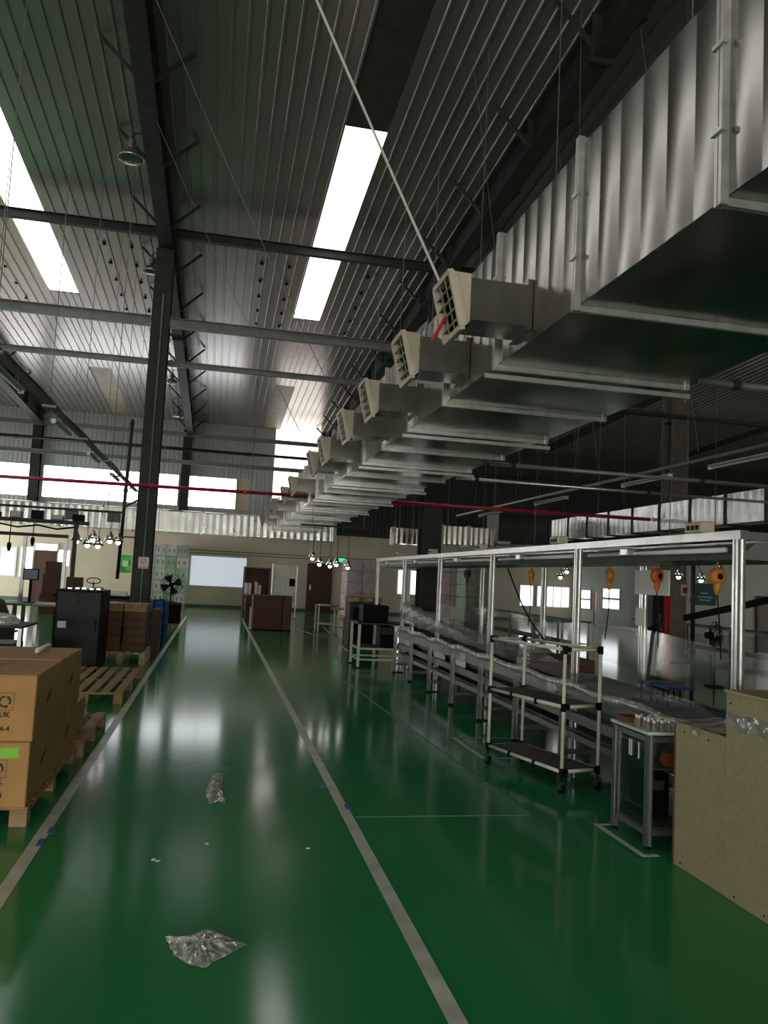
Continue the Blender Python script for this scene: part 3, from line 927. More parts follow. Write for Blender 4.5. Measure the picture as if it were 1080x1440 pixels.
# ================================================================== THE ASSEMBLY LINE
FX, BXL = 3.17, 3.82
PY = [4.42, 6.68, 8.95, 11.2, 13.45, 15.75]
AL = thing('assembly_line', 'long aluminium-framed assembly line with conveyor belt behind the white tube rack', 'assembly line', (FX, 4.4, 0))
def profile_post(x, y, z0, z1, wd=.055):
    m = MB()
    q = wd / 2; g_ = .009
    pts = []
    # square extrusion with a groove in each face
    for (ax, ay) in ((1, 0), (0, 1), (-1, 0), (0, -1)):
        px_, py_ = -ay, ax
        pts += [(ax * q - px_ * q, ay * q - py_ * q), (ax * q - px_ * g_, ay * q - py_ * g_), (ax * (q - .012) - px_ * g_, ay * (q - .012) - py_ * g_),
                (ax * (q - .012) + px_ * g_, ay * (q - .012) + py_ * g_), (ax * q + px_ * g_, ay * q + py_ * g_)]
    m.prism([(x + a, y + b) for a, b in pts], 'Z', z0, z1)
    return m
for Y in PY:
    profile_post(FX, Y, .0, 1.92).build('post', 'alu', AL)
    profile_post(BXL, Y, .0, 1.92).build('post', 'alu', AL)
    MB().bar((FX, Y, 1.945), (BXL, Y, 1.945), .05).build('cross_bar', 'alu', AL)
    for X in (FX, BXL):
        MB().box(X - .05, X + .05, Y - .05, Y + .05, 0, .015).build('foot_plate', 'black', AL)
for X in (FX, BXL):
    MB().box(X - .03, X + .03, PY[0] - .05, PY[-1] + .1, 1.92, 1.975).build('top_beam', 'alu', AL)
# light tray under the top beams
for i in range(5):
    a, b = PY[i] + .06, PY[i + 1] - .06
    MB().prism([(FX + .04, 1.80), (BXL - .04, 1.80), (BXL - .16, 1.91), (FX + .16, 1.91)], 'Y', a, b).build('lamp_tray', 'steel_grey', AL)
    MB().tube([(FX + .02, a + .1, 1.86), (FX + .02, b - .1, 1.86)], .017, 8).build('tube_lamp', 'white', AL, smooth=True)
    o = MB().rbox(FX - .06, FX + .04, a + .25, a + .45, 1.975, 2.05, .008).build('socket_box', 'outlet_cream', AL)
    for q in (-.05, 0, .05):
        MB().box(FX - .064, FX - .06, a + .335 + q, a + .365 + q, 1.995, 2.025).build('socket', 'black', o)
    MB().rbox(FX - .05, FX + .03, a + 1.25, a + 1.36, 1.84, 1.90, .008).build('lamp_clip', 'alu', AL)
# conveyor
CZ = .70
CYa, CYb = 4.36, 13.4
MB().box(FX - .01, BXL - .05, CYa, CYb, CZ - .02, CZ).build('belt', 'belt', AL)
for X0_, X1_ in ((FX - .09, FX - .03), (BXL - .04, BXL - .0)):
    MB().box(X0_, X1_, CYa, CYb, CZ - .10, CZ + .015).build('side_rail', 'alu_dark', AL)
MB().box(FX - .03, BXL - .04, CYa, CYb, CZ - .16, CZ - .12).build('return_belt', 'belt', AL)
for X in (FX - .06,):
    MB().box(X - .02, X + .02, CYa, CYb, .28, .33).build('lower_rail', 'alu_dark', AL)
    MB().box(X - .012, X + .02, CYa, CYb, .42, .50).build('cable_duct', 'steel_grey', AL)
MB().box(BXL - .06, BXL - .02, CYa, CYb, .28, .33).build('lower_rail', 'alu_dark', AL)
MB().box(FX - .03, BXL - .06, CYa, CYb, .335, .35).build('lower_shelf', 'board_dark', AL)
Y = CYa + .05
i = 0
while Y < CYb:
    for X in (FX - .12, BXL + .03):
        profile_post(X, Y, .03, CZ - .05, .05).build('conveyor_leg', 'alu_dark', AL)
        MB().lathe([(.0, 0), (.035, 0), (.03, .02), (.012, .025), (.012, .05)], 10, (X, Y, 0)).build('levelling_foot', 'black', AL)
    MB().bar((FX - .12, Y, .15), (BXL + .03, Y, .15), .04).build('leg_brace', 'alu_dark', AL)
    Y += 1.117; i += 1
# gear below the belt: white duct pieces, black drive boxes
for Y, s_, mm in ((9.6, .35, 'white'), (10.5, .5, 'clad'), (12.3, .4, 'white'), (12.8, .4, 'clad')):
    MB().rbox(FX - .10, FX - .07, Y, Y + s_, .52, .60, .006).build('rail_cover', mm, AL)
for Y in (7.4, 11.7, 12.6):
    MB().rbox(FX, FX + .35, Y, Y + .4, .351, .56, .01).build('drive_box', 'black', AL)
for Y in (6.5, 9.2, 12.9):
    MB().rbox(FX - .115, FX - .085, Y + .35, Y + .52, CZ - .09, CZ + .0, .006).build('switch_box', 'clad', AL)

# clear film over the line: a wrinkled skirt on the aisle side, a band on the far side
def film_fn(u, v):
    Y = 4.42 + u * 8.9
    w1 = math.sin(Y * 5.1) * .012 + math.sin(Y * 13.7 + 1) * .008
    z = CZ + .02 + .10 * u * 2.2 * (1 - u * .3) + (.26 * (u ** .7)) * v + (.05 * math.sin(Y * 2.1 + v * 3)) * v
    X = FX - .115 + w1 * (1 - v * .5) + .22 * v + .02 * math.sin(Y * 9 + v * 7)
    return (X, Y, z)
f_ = MB().grid(film_fn, 150, 8).build('plastic_film', 'film', smooth=True)
tag(f_, 'wrinkled clear plastic film lying along the aisle edge of the conveyor', 'film')
def hem_fn(u, v):
    Y = 4.40 + u * 8.9
    z = CZ + .045 + .05 * u - .075 * v + .012 * math.sin(Y * 6 + v)
    return (FX - .098 - .024 * math.sin(v * PI) + .005 * math.sin(Y * 11), Y, z)
f_ = MB().grid(hem_fn, 120, 5).build('plastic_film', 'film_thick', smooth=True)
tag(f_, 'rolled milky plastic hem along the conveyor edge', 'film')
def band_fn(u, v):
    Y = 4.6 + u * 8.8
    return (BXL + .045 + .025 * math.sin(Y * 4.1) * v, Y, .86 + .34 * v + .03 * math.sin(Y * 1.7 + 2 * v))
f_ = MB().grid(band_fn, 110, 6).build('plastic_film', 'film_thin', smooth=True)
tag(f_, 'clear plastic film strung between the far posts of the assembly line', 'film')
# bunched film at the far end of the line
def bunch_fn(u, v):
    Y = 9.9 + 3.5 * u
    r = .05 + .09 * u + .015 * math.sin(v * 40) + .015 * math.sin(u * 50 + v * 13)
    a = v * 2 * PI
    return (FX + .03 + r * .75 * math.cos(a), Y, .86 + .20 * u + r * math.sin(a))
f_ = MB().grid(bunch_fn, 40, 20).build('plastic_film', 'film', smooth=True)
tag(f_, 'bunched roll of clear film heaped on the far half of the conveyor', 'film')

# tool balancers hanging in the frame
def balancer(X, Y, lab, m='orange', yaw=0.):
    t = thing('tool_balancer', lab, 'tool balancer', (X, Y, 1.62), yaw, group='tool balancers along the line')
    MB().lathe([(.0, -.03), (.045, -.03), (.062, -.015), (.062, .015), (.045, .03), (0, .03)], 16, (0, 0, .08), 'Y').build('drum', m, t, smooth=True, local=True)
    MB().lathe([(.028, .0), (.022, -.05), (.010, -.08), (.0, -.08)], 10, (0, 0, .03)).build('nose', m, t, local=True)
    MB().lathe([(.0, -.034), (.022, -.034), (.022, -.03)], 10, (0, 0, .08), 'Y').build('hub_cap', 'black', t, local=True)
    MB().tube([(0, 0, .14), (0, 0, .20), (.0, 0, .31)], .006, 6).build('hook', 'wire', t, local=True)
    MB().tube([(0, 0, -.05), (.02, 0, -.25), (.05, .02, -.5)], .005, 6).build('cord', 'black', t, local=True)
    return t
balancer(3.46, 5.06, 'orange tool balancer hanging nearest the beige counter')
balancer(3.50, 5.92, 'orange-red tool balancer hanging behind the white hanging board', 'orange_red', .3)
balancer(3.50, 6.72, 'slim orange tool balancer hanging before the far side windows', 'orange', 1.25)
balancer(3.52, 8.62, 'yellow-orange tool balancer beside the bell lamps seen through the frame', 'orange', 1.1)
balancer(3.52, 11.0, 'dark red tool balancer hanging before the pink wrapped goods', 'card_red', .4)

# white board hanging on the far post, papers
a, b = onX(894, 802, 3.775), onX(941, 838, 3.775)
t = thing('hanging_board', 'white blank board hanging on the far side of the line', 'board', (3.775, b.y, b.z))
MB().box(3.768, 3.782, b.y, a.y, b.z, a.z).build('panel', 'paper', t)
for yy in (b.y + .06, a.y - .06):
    MB().tube([(3.775, yy, a.z), (3.795, yy, 1.93)], .004, 5).build('string', 'wire', t)
tag(MB().box(3.785, 3.79, 6.60, 6.76, 1.26, 1.42).build('paper_note', 'paper'), 'small paper note taped to the far post below the white board', 'paper')
# brown carton on the belt
def carton(name, lab, x0, x1, y0, y1, z0, z1, m='card', group=None, rz=0.0, tape=True, cat='box'):
    cx_, cy_ = (x0 + x1) / 2, (y0 + y1) / 2
    t = thing(name, lab, cat, (cx_, cy_, z0), rz, group)
    hx, hy, hz = (x1 - x0) / 2, (y1 - y0) / 2, z1 - z0
    MB().rbox(-hx, hx, -hy, hy, 0, hz - .004, .006).build('body', m, t, local=True)
    for s_ in (-1, 1):
        MB().box(-hx + .004 if s_ < 0 else .003, -.003 if s_ < 0 else hx - .004, -hy + .004, hy - .004, hz - .004, hz).build('flap', m, t, local=True)
    if tape:
        MB().box(-.025, .025, -hy - .0015, hy + .0015, hz - .0005, hz + .001).build('tape', 'tape', t, local=True)
        for s_ in (-1, 1):
            MB().box(-.025, .025, s_ * hy - .0015, s_ * hy + .0015, hz - .09, hz).build('tape', 'tape', t, local=True)
    return t
carton('carton', 'dark brown carton lying on the conveyor behind the pipe rack', 3.30, 3.70, 7.35, 8.05, CZ + .002, CZ + .17, 'card_dark', tape=False)
# blue fixture on the belt
t = thing('assembly_jig', 'violet blue assembly jig with two raised trays on the belt', 'jig', (3.47, 5.72, CZ + .002), 0.)
t.scale = (.8, .75, .85)
MB().rbox(-.20, .20, -.30, .30, 0, .025, .006).build('base_plate', 'violet', t, local=True)
for yy, zz in ((-.17, .17), (.14, .17)):
    MB().rbox(-.15, .15, yy - .13, yy + .13, zz, zz + .022, .006).build('tray', 'violet', t, local=True)
    for sx in (-1, 1):
        for sy in (-1, 1):
            MB().tube([(sx * .12, yy + sy * .10, .02), (sx * .12, yy + sy * .10, zz + .005)], .010, 8).build('pillar', 'black', t, local=True)
# dark bundle and bag on the far half
t = thing('cable_bundle', 'dark cable bundle lying under film on the belt', 'cable', (3.5, 9.3, CZ + .002))
for q in range(5):
    MB().tube([(.16 * math.cos(v * .6 + q) * (1 - .05 * q), .30 * math.sin(v * .6 + q) * (1 - .06 * q), .03 + .03 * q) for v in range(11)], .022, 6).build('coil', 'navy' if q % 2 else 'black', t, local=True)
def blob(name, lab, loc, sx, sy, sz, m, cat, seed, n=26, k=18, rough=.25, flat=.12):
    rnd = random.Random(seed)
    ph = [(rnd.uniform(2, 9), rnd.uniform(2, 9), rnd.uniform(0, 6), rnd.uniform(.3, 1)) for _ in range(7)]
    def fn(u, v):
        a = u * 2 * PI; e = v * PI / 2
        d = 1 + rough * sum(q[3] * math.sin(q[0] * math.sin(a) * 1.3 + q[2]) * math.cos(q[1] * e + q[2] + 2 * math.cos(a)) for q in ph) / 4
        return (loc[0] + sx * d * math.cos(a) * math.cos(e) ** .7, loc[1] + sy * d * math.sin(a) * math.cos(e) ** .7, loc[2] + max(.003, sz * d * math.sin(e) + .003))
    o = MB().grid(fn, n, k).build(name, m, smooth=False)
    return tag(o, lab, cat)
blob('plastic_bag', 'pale violet heap of plastic bags on the belt behind the pipe rack', (3.5, 8.35, CZ + .002), .20, .26, .22, 'film_thick', 'plastic bag', 4)
# curved black hose hanging at the frame
strand('air_hose', 'black looped air hose hanging from the frame before the beige wall', (3.6, 9.6, 1.78), (3.75, 8.7, .95), .010, 'black', None, .1)['category'] = 'hose'

# stand next to the near post with cables, right edge
t = thing('swing_arm', 'black angled swing arm on a post behind the near aluminium post', 'arm', (4.0, 4.75, 0))
MB().box(3.97, 4.03, 4.72, 4.78, .02, 2.02).build('post', 'black', t)
MB().box(3.87, 4.13, 4.62, 4.88, 0, .02).build('base_plate', 'black', t)
MB().bar((4.0, 4.75, 1.82), (4.35, 5.3, 1.62), .06).build('upper_arm', 'black', t)
MB().bar((4.35, 5.3, 1.62), (4.0, 6.3, 1.36), .05).build('lower_arm', 'black', t)
MB().tube([(4.0, 4.72, 1.98), (4.2, 5.0, 2.12), (4.5, 5.2, 1.9), (4.35, 5.3, 1.66)], .014, 6).build('cable', 'black', t)
MB().box(4.08, 4.30, 5.0, 5.02, 1.36, 1.52).build('paper', 'paper', t)

# ================================================================== PIPE RACK ON CASTORS
RKW, RKL = .36, .98
rk = thing('pipe_rack', 'white tube rack on castors with dark shelves beside the assembly line', 'rack', (2.69, 5.85, 0), math.radians(15.4))
cor = [(0, 0), (RKW, 0), (RKW, RKL), (0, RKL)]
TR = .014
for (u, v) in cor:
    MB().tube([(u, v, .13), (u, v, 1.10)], TR, 10).build('post', 'white_tube', rk, smooth=True, local=True)
    c = thing('castor', '', 'x') if False else None
    w_ = MB().lathe([(.0, -.014), (.026, -.016), (.032, -.010), (.032, .010), (.026, .016), (0, .014)], 14, (u, v, .032), 'X').build('castor', 'black', rk, local=True)
    MB().box(u - .022, u - .018, v - .02, v + .02, .03, .095).box(u + .018, u + .022, v - .02, v + .02, .03, .095).box(u - .022, u + .022, v - .02, v + .02, .09, .096).build('fork', 'chrome', w_, local=True)
    MB().tube([(u, v, .096), (u, v, .14)], .009, 8).build('stem', 'black', w_, local=True)
for z in (.16, .65, 1.09):
    for i in range(4):
        a, b = cor[i], cor[(i + 1) % 4]
        MB().tube([(*a, z), (*b, z)], TR, 10).build('rail', 'white_tube', rk, smooth=True, local=True)
    for (u, v) in cor:
        MB().tube([(u, v, z - .035), (u, v, z + .028)], .021, 10).build('joint', 'black', rk, local=True)
        MB().tube([(u, v, z), (u + (.05 if u == 0 else -.05), v, z)], .0195, 10).build('joint', 'black', rk, local=True)
for z in (.16, .65):
    MB().box(.016, RKW - .016, .016, RKL - .016, z + .006, z + .014).build('shelf', 'board_dark', rk, local=True)
    for v in (.33, .66):
        MB().rbox(-.022, .008, v - .012, v + .012, z - .028, z + .018, .004).build('clip', 'black', rk, local=True)

# ================================================================== GLAZED TEST STAND
tb = thing('test_stand', 'aluminium test stand with clear panels and a pale top beside the beige counter', 'stand', (2.665, 4.57, 0))
TX0, TX1, TY0, TY1, TZ = 2.665, 3.02, 4.57, 5.02, .69
for X in (TX0 + .02, TX1 - .02):
    for Y in (TY0 + .02, TY1 - .02):
        profile_post(X, Y, .02, TZ, .038).build('post', 'alu_dark', tb)
        MB().lathe([(.0, 0), (.018, 0), (.016, .015), (.008, .02)], 10, (X, Y, 0)).build('foot', 'black', tb)
for z in (.10, TZ - .03):
    for Y in (TY0 + .02, TY1 - .02):
        MB().box(TX0 + .039, TX1 - .039, Y - .016, Y + .016, z - .016, z + .016).build('rail', 'alu_dark', tb)
    for X in (TX0 + .02, TX1 - .02):
        MB().box(X - .016, X + .016, TY0 + .039, TY1 - .039, z - .016, z + .016).build('rail', 'alu_dark', tb)
MB().box(TX0 + .018, TX0 + .022, TY0 + .04, TY1 - .04, .118, TZ - .048).build('clear_panel', 'glass', tb)
MB().box(TX0 + .04, TX1 - .04, TY0 + .018, TY0 + .022, .118, TZ - .048).build('clear_panel', 'glass', tb)
MB().box(TX0 - .008, TX1, TY0 - .008, TY1 + .01, TZ, TZ + .018).build('top', 'print_pale', tb)
MB().box(TX0 + .03, TX1 - .03, TY0 + .03, TY1 - .03, .118, .128).build('base_board', 'steel_grey', tb)
MB().box(TX0 + .03, TX1 - .03, TY0 + .03, TY1 - .2, .472, .482).build('inner_shelf', 'steel_grey', tb)
for yy in (4.79, 4.815, 4.70):
    MB().box(TX0 + .014, TX0 + .0175, yy, yy + .012, .52, .62).build('label_strip', 'paper', tb)
o = tag(MB().lathe([(0, 0), (.05, .005), (.062, .04), (.05, .085), (0, .10)], 14, (2.87, 4.66, .4825)).build('orange_cup', 'orange_red'), 'orange red plastic pot standing inside the test stand', 'pot')
t = thing('control_box', 'black control box inside the test stand', 'box', (2.85, 4.88, .1285))
MB().rbox(2.76, 2.96, 4.80, 4.96, .1285, .40, .008).build('body', 'black', t)
MB().box(2.80, 2.92, 4.796, 4.80, .30, .36).build('panel', 'steel_grey', t)
b0 = None
rnd = random.Random(5)
for i in range(5):
    for j in range(3):
        X, Y = 2.72 + .052 * j + rnd.uniform(-.008, .008), 4.60 + .055 * i + rnd.uniform(-.008, .008)
        if b0 is None:
            b0 = thing('bottle', 'tiny white capped bottle standing on the test stand', 'bottle', (X, Y, TZ + .0185), group='bottles on the test stand')
            MB().lathe([(0, 0), (.014, 0), (.015, .03), (.008, .042), (.008, .05)], 10).build('body', 'steel_beige', b0, local=True)
            MB().lathe([(.010, .048), (.010, .066), (0, .067)], 10).build('cap', 'white', b0, local=True)
        else:
            dup(b0, (X, Y, TZ + .0185))
t = thing('parts_tray', 'long brown parts tray on the test stand behind the bottles', 'tray', (2.72, 4.9, TZ + .0185))
MB().box(2.68, 2.80, 4.885, 5.01, TZ + .0185, TZ + .024).build('bottom', 'card_dark', t)
for a in ((2.68, 2.685, 4.885, 5.01), (2.795, 2.80, 4.885, 5.01), (2.685, 2.795, 4.885, 4.89), (2.685, 2.795, 5.005, 5.01)):
    MB().box(*a, TZ + .024, TZ + .055).build('side', 'card_dark', t)

# ================================================================== BEIGE COUNTER
ct = thing('counter', 'beige particle board counter with a raised end unit at the line head', 'counter', (2.71, 2.9, 0))
MB().rbox(2.712, 3.05, 3.87, 4.345, .0, .815, .004).build('low_unit', 'beige_board', ct)
MB().rbox(2.708, 3.48, 2.75, 3.868, .0, 1.055, .004).build('high_unit', 'beige_board', ct)
MB().box(2.70, 3.5, 2.74, 3.873, 1.055, 1.068).build('high_top', 'wood_pale', ct)
MB().box(3.053, 3.056, 3.875, 4.34, .02, .80).build('back_edge', 'black', ct)
MB().box(2.709, 2.7125, 4.346, 4.356, .0, .80).build('edge_trim', 'card_dark', ct)
for yy, zz in ((4.25, .77), (4.02, .77), (3.83, 1.0), (4.27, .03), (3.78, .03), (3.55, .03)):
    MB().lathe([(0, -.004), (.005, -.003), (.006, 0)], 8, (2.7085, yy, zz), 'X').build('screw', 'black', ct)
def strip_fn(u, v):
    Y = 3.86 - .9 * u
    return (2.704 - .004 * math.sin(Y * 40 + 6 * v) - .002, Y, .955 - .085 * v + .006 * math.sin(Y * 23))
f_ = MB().grid(strip_fn, 50, 5).build('plastic_strip', 'film_thick', smooth=True)
tag(f_, 'crinkled clear plastic strip stuck along the raised counter unit', 'film')
def drape_fn(u, v):
    Y = 4.36 - .46 * u
    z = .835 + .05 * u - .12 * v * (.3 + .7 * u)
    X = 2.98 - .265 * v + (-.012 - .004 * math.sin(Y * 35) if v > .8 else 0) + .006 * math.sin(Y * 25 + v * 9)
    z = max(z, .824) if X > 2.70 else z
    return (X, Y, z + .006 * math.sin(u * 20))
f_ = MB().grid(drape_fn, 26, 10).build('plastic_sheet', 'film_thick', smooth=True)
tag(f_, 'milky plastic sheet draped over the low counter unit', 'film')

# ================================================================== CARTONS AND PALLETS, LEFT
def pallet(lab, x0, x1, y0, y1, h=.13, m='wood', boards=6, along='Y', group='wooden pallets beside the aisle'):
    t = thing('pallet', lab, 'pallet', ((x0 + x1) / 2, (y0 + y1) / 2, 0), group=group)
    n = boards
    th = .018
    if along == 'Y':       # top boards run along Y
        wd = (x1 - x0) / (n + (n - 1) * .55)
        for i in range(n):
            a = x0 + i * wd * 1.55
            MB().rbox(a, a + wd, y0, y1, h - th, h, .003).build('deck_board', m, t)
        for c in range(3):
            yy = y0 + (y1 - y0 - .1) * c / 2
            MB().rbox(x0, x1, yy, yy + .1, h - 2 * th, h - th, .003).build('stringer_board', m, t)
            for d in range(3):
                xx = x0 + (x1 - x0 - .1) * d / 2
                MB().rbox(xx, xx + .1, yy, yy + .1, .0, h - 2 * th, .003).build('block', m, t)
    else:
        wd = (y1 - y0) / (n + (n - 1) * .55)
        for i in range(n):
            a = y0 + i * wd * 1.55
            MB().rbox(x0, x1, a, a + wd, h - th, h, .003).build('deck_board', m, t)
        for d in range(3):
            xx = x0 + (x1 - x0 - .1) * d / 2
            MB().rbox(xx, xx + .1, y0, y1, h - 2 * th, h - th, .003).build('stringer_board', m, t)
            for c in range(3):
                yy = y0 + (y1 - y0 - .1) * c / 2
                MB().rbox(xx, xx + .1, yy, yy + .1, .0, h - 2 * th, .003).build('block', m, t)
    return t
BXR = -1.005
pallet('wooden pallet under the stack of printed shipping cartons', -2.15, BXR + .01, 5.17, 6.85, .115, 'wood', 9, 'X')
def icon_recycle(parent, loc, s, rz=0):
    m = MB()
    for k_ in range(3):
        a0 = k_ * 2 * PI / 3 + PI / 2
        pts = []
        for q in range(4):
            a = a0 + q * .42
            pts.append((s * math.cos(a), 0, s * math.sin(a)))
        for p, q in zip(pts, pts[1:]):
            m.bar(p, q, .003, s * .38, (Vector(p) + Vector(q)).normalized())
        e = Vector(pts[-1]); a = a0 + 3 * .42
        tdir = Vector((-math.sin(a), 0, math.cos(a))); nd = Vector((math.cos(a), 0, math.sin(a)))
        tri = [e + nd * s * .42, e - nd * s * .42, e + tdir * s * .6]
        m.quad(tri[0] + Vector((0, -.0015, 0)), tri[1] + Vector((0, -.0015, 0)), tri[2] + Vector((0, -.0015, 0)), tri[2] + Vector((0, -.0015, 0)))
    o = m.build('printed_mark', 'ink', parent, local=True, fix=False); o.location = loc; o.rotation_euler = (0, 0, rz)
    return o
def print_front(t, hx, hy, h, fx):
    """marks on the aisle end of a carton face; fx is distance in from the right edge"""
    y = -hy - .0015
    icon_recycle(t, (hx - .17, y, h * .60), .030)
    m = MB(); xx = hx - .30
    m.box(xx - .022, xx + .004, y - .001, y + .001, h * .60 - .035, h * .60 - .028)
    m.bar((xx - .005, y, h * .60 - .03), (xx - .005, y, h * .60 + .04), .010, .002, (0, 1, 0))
    m.box(xx - .05, xx - .042, y - .001, y + .001, h * .60 - .035, h * .60 + .04)
    m.build('printed_mark', 'ink', t, local=True)
    fr = MB()
    for cx_ in (hx - .17, hx - .30):
        for a in ((cx_ - .05, cx_ + .05, h * .60 + .049, h * .60 + .051), (cx_ - .05, cx_ + .05, h * .60 - .051, h * .60 - .049), (cx_ + .049, cx_ + .051, h * .60 - .05, h * .60 + .05), (cx_ - .051, cx_ - .049, h * .60 - .05, h * .60 + .05)):
            fr.box(a[0], a[1], y - .001, y + .001, a[2], a[3])
    fr.build('printed_mark', 'ink', t, local=True)
    text_part('printed_mark', 'M CE UK', .042, 'ink', t, (hx - .22, y, h * .40), (PI / 2, 0, 0), .0012)
    text_part('printed_mark', '4-4', .042, 'ink', t, (hx - .16, y, h * .19), (PI / 2, 0, 0), .0012)
def print_side(t, hx, hy, h):
    m = MB()
    x = hx + .0015
    for i in range(3):
        for j in range(2):
            m.bar((x, -hy * .15 + .05 * i, h * (.42 + .05 * j) + .02 * i), (x, -hy * .15 + .03 + .05 * i, h * (.50 + .05 * j) + .02 * i), .002, .012, (0, 1, 0))
    m.build('printed_mark', 'ink', t, local=True)
stack = [
    ('lower front printed shipping carton with lime sticker and recycling mark', -1.62, BXR, 5.14, 5.97, .117, .495, 0.0),
    ('upper front printed shipping carton with recycling mark on the stack', -1.62, BXR + .004, 5.15, 5.95, .497, .885, .006),
    ('lower rear shipping carton behind the lime sticker carton', -1.62, BXR - .004, 5.99, 6.83, .117, .495, 0.0),
    ('upper rear shipping carton with a white roll lying on top', -1.62, BXR, 5.97, 6.82, .497, .89, -.006),
    ('lower front outer shipping carton of the stack away from aisle', -2.14, -1.635, 5.16, 5.95, .117, .495, 0.0),
    ('upper front outer shipping carton of the stack away from aisle', -2.14, -1.635, 5.15, 5.95, .497, .885, .0),
]
for i, (lab, x0, x1, y0, y1, z0, z1, rz) in enumerate(stack):
    t = carton('carton', lab, x0, x1, y0, y1, z0, z1, 'card', 'printed shipping cartons', rz, False)
    hx, hy, h = (x1 - x0) / 2, (y1 - y0) / 2, z1 - z0
    if i != 2 and i != 3: print_front(t, hx, hy, h, .1)
    print_side(t, hx, hy, h)
    if i == 0:
        MB().box(hx - .16, hx - .06, -hy - .003, -hy - .0012, h - .09, h - .03).build('sticker', 'lime', t, local=True)
    MB().box(hx - .002, hx + .0015, -.03, .03, h - .10, h - .001).build('tape', 'tape', t, local=True)
pallet('wooden pallet carrying low cartons behind the printed stack', -2.0, -.96, 6.98, 8.35, .13, 'wood', 7, 'Y')
carton('carton', 'low open-topped plain carton on the pallet behind the printed stack', -1.75, -1.06, 6.99, 7.6, .132, .40, 'card', tape=False)
o = tag(MB().tube([onZ(52, 919, .895) + Vector((0, 0, .02)), onZ(68, 911, .895) + Vector((0, 0, .02))], .018, 10).build('tape_roll', 'white', smooth=True), 'small white roll lying on the upper rear carton', 'roll')
pallet('empty wooden pallet lying flat before the black cabinet', -1.78, -.945, 9.62, 11.95, .14, 'wood', 6, 'Y')

# flat cartons on a pale pallet
pallet('pale pallet under the stacks of flat brown cartons', -1.80, -1.02, 13.45, 14.5, .20, 'wood_pale', 7, 'Y')
gcar = 'flat brown cartons stacked on the pale pallet'
for c_, (x0, x1, n) in enumerate(((-1.78, -1.43, 6), (-1.41, -1.06, 6))):
    for i in range(n):
        j = random.uniform(-.012, .012)
        hh = .126
        carton('carton', 'flat brown carton, %s, in the stack column %s' % (('bottom', 'second up', 'third up', 'fourth up', 'fifth up', 'top')[i], 'beside the cream post' if c_ == 0 else 'beside the narrow cartons'), x0 + j, x1 + j, 13.6 + j, 14.35 + j, .202 + i * hh, .202 + (i + 1) * hh - .002, 'card_dark' if i < 5 else 'card_side', gcar, tape=(i == 5))
for i in range(3):
    carton('carton', 'narrow brown carton beside the column foot, %s of three' % ('bottom', 'middle', 'top')[i], -1.04, -.93, 14.62, 15.2, .002 + i * .28, .002 + (i + 1) * .28 - .002, 'card_dark', 'narrow cartons beside the column', tape=False)
t = thing('post_stand', 'cream upright post stand between black cabinet and carton pallet', 'stand', (-1.9, 13.9, 0))
MB().rbox(-1.93, -1.87, 13.87, 13.93, .02, 1.02, .004).build('post', 'wood_pale', t)
MB().rbox(-2.0, -1.82, 13.65, 14.15, 0, .02, .004).build('base', 'steel', t)
MB().rbox(-1.95, -1.72 - .1, 13.86, 13.90, 1.0, 1.04, .004).build('top_arm', 'steel_grey', t)
MB().box(-1.935, -1.925, 13.88, 13.92, .5, .53).build('clip', 'black', t)
# black cabinet
cb = thing('cabinet', 'black metal cabinet with small white label behind the empty pallet', 'cabinet', (-1.9, 12.5, 0))
MB().rbox(-2.22, -1.57, 12.25, 13.0, .06, 1.19, .008).build('body', 'black', cb)
dr = MB().rbox(-2.20, -1.60, 12.235, 12.25, .09, 1.16, .004).build('door', 'black_gloss', cb)
MB().box(-1.66, -1.64, 12.215, 12.235, .6, .78).build('handle', 'black', dr)
a, b = onY(81, 873, 12.23), onY(92, 883, 12.23)
MB().box(a.x, b.x, 12.230, 12.2345, b.z, a.z).build('label_plate', 'paper', dr)
a, b = onY(101, 836, 12.23), onY(106, 850, 12.23)
MB().box(a.x, b.x, 12.230, 12.2345, b.z, a.z).build('vent_plate', 'steel', dr)
for X in (-2.16, -1.63):
    for Y in (12.31, 12.94):
        MB().lathe([(0, 0), (.03, 0), (.03, .05), (.012, .06)], 10, (X, Y, 0)).build('foot', 'black', cb)
for i in range(5):
    o = tag(MB().rbox(-2.1 + .1 * i, -2.04 + .1 * i, 12.4 + .03 * (i % 2), 12.48 + .03 * (i % 2), 1.191, 1.215 + .006 * (i % 3), .004).build('small_part', 'chrome'), 'tiny shiny metal part lying on the black cabinet', 'part', 'metal parts on the black cabinet')

# bench with monitor and alu frame further left
wb = thing('workbench', 'grey workbench with upright frame carrying a small monitor', 'workbench', (-3.2, 15, 0))
MB().rbox(-4.4, -2.35, 14.8, 15.6, .80, .84, .006).build('worktop', 'steel_grey', wb)
for X in (-4.3, -3.35, -2.45):
    for Y in (14.87, 15.53):
        MB().box(X - .03, X + .03, Y - .03, Y + .03, 0, .80).build('leg', 'alu_dark', wb)
for X in (-3.42, -2.72):
    MB().box(X - .03, X + .03, 15.5, 15.56, .84, 2.02).build('upright', 'alu_dark', wb)
MB().box(-4.3, -2.69, 15.5, 15.56, 2.02, 2.08).build('head_bar', 'steel', wb)
MB().box(-4.25, -3.4, 15.0, 15.5, .30, .33).build('lower_shelf', 'steel', wb)
MB().rbox(-4.2, -3.7, 15.0, 15.5, .33, .72, .01).build('drawer_unit', 'steel_black', wb)
a, b = onY(33, 799, 15.1), onY(54, 816, 15.1)
mo = thing('monitor', 'small dark blue monitor standing on the grey workbench', 'monitor', (a.x, 15.1, .841))
MB().rbox(a.x, b.x, 15.10, 15.14, b.z, a.z, .006).build('case', 'black', mo)
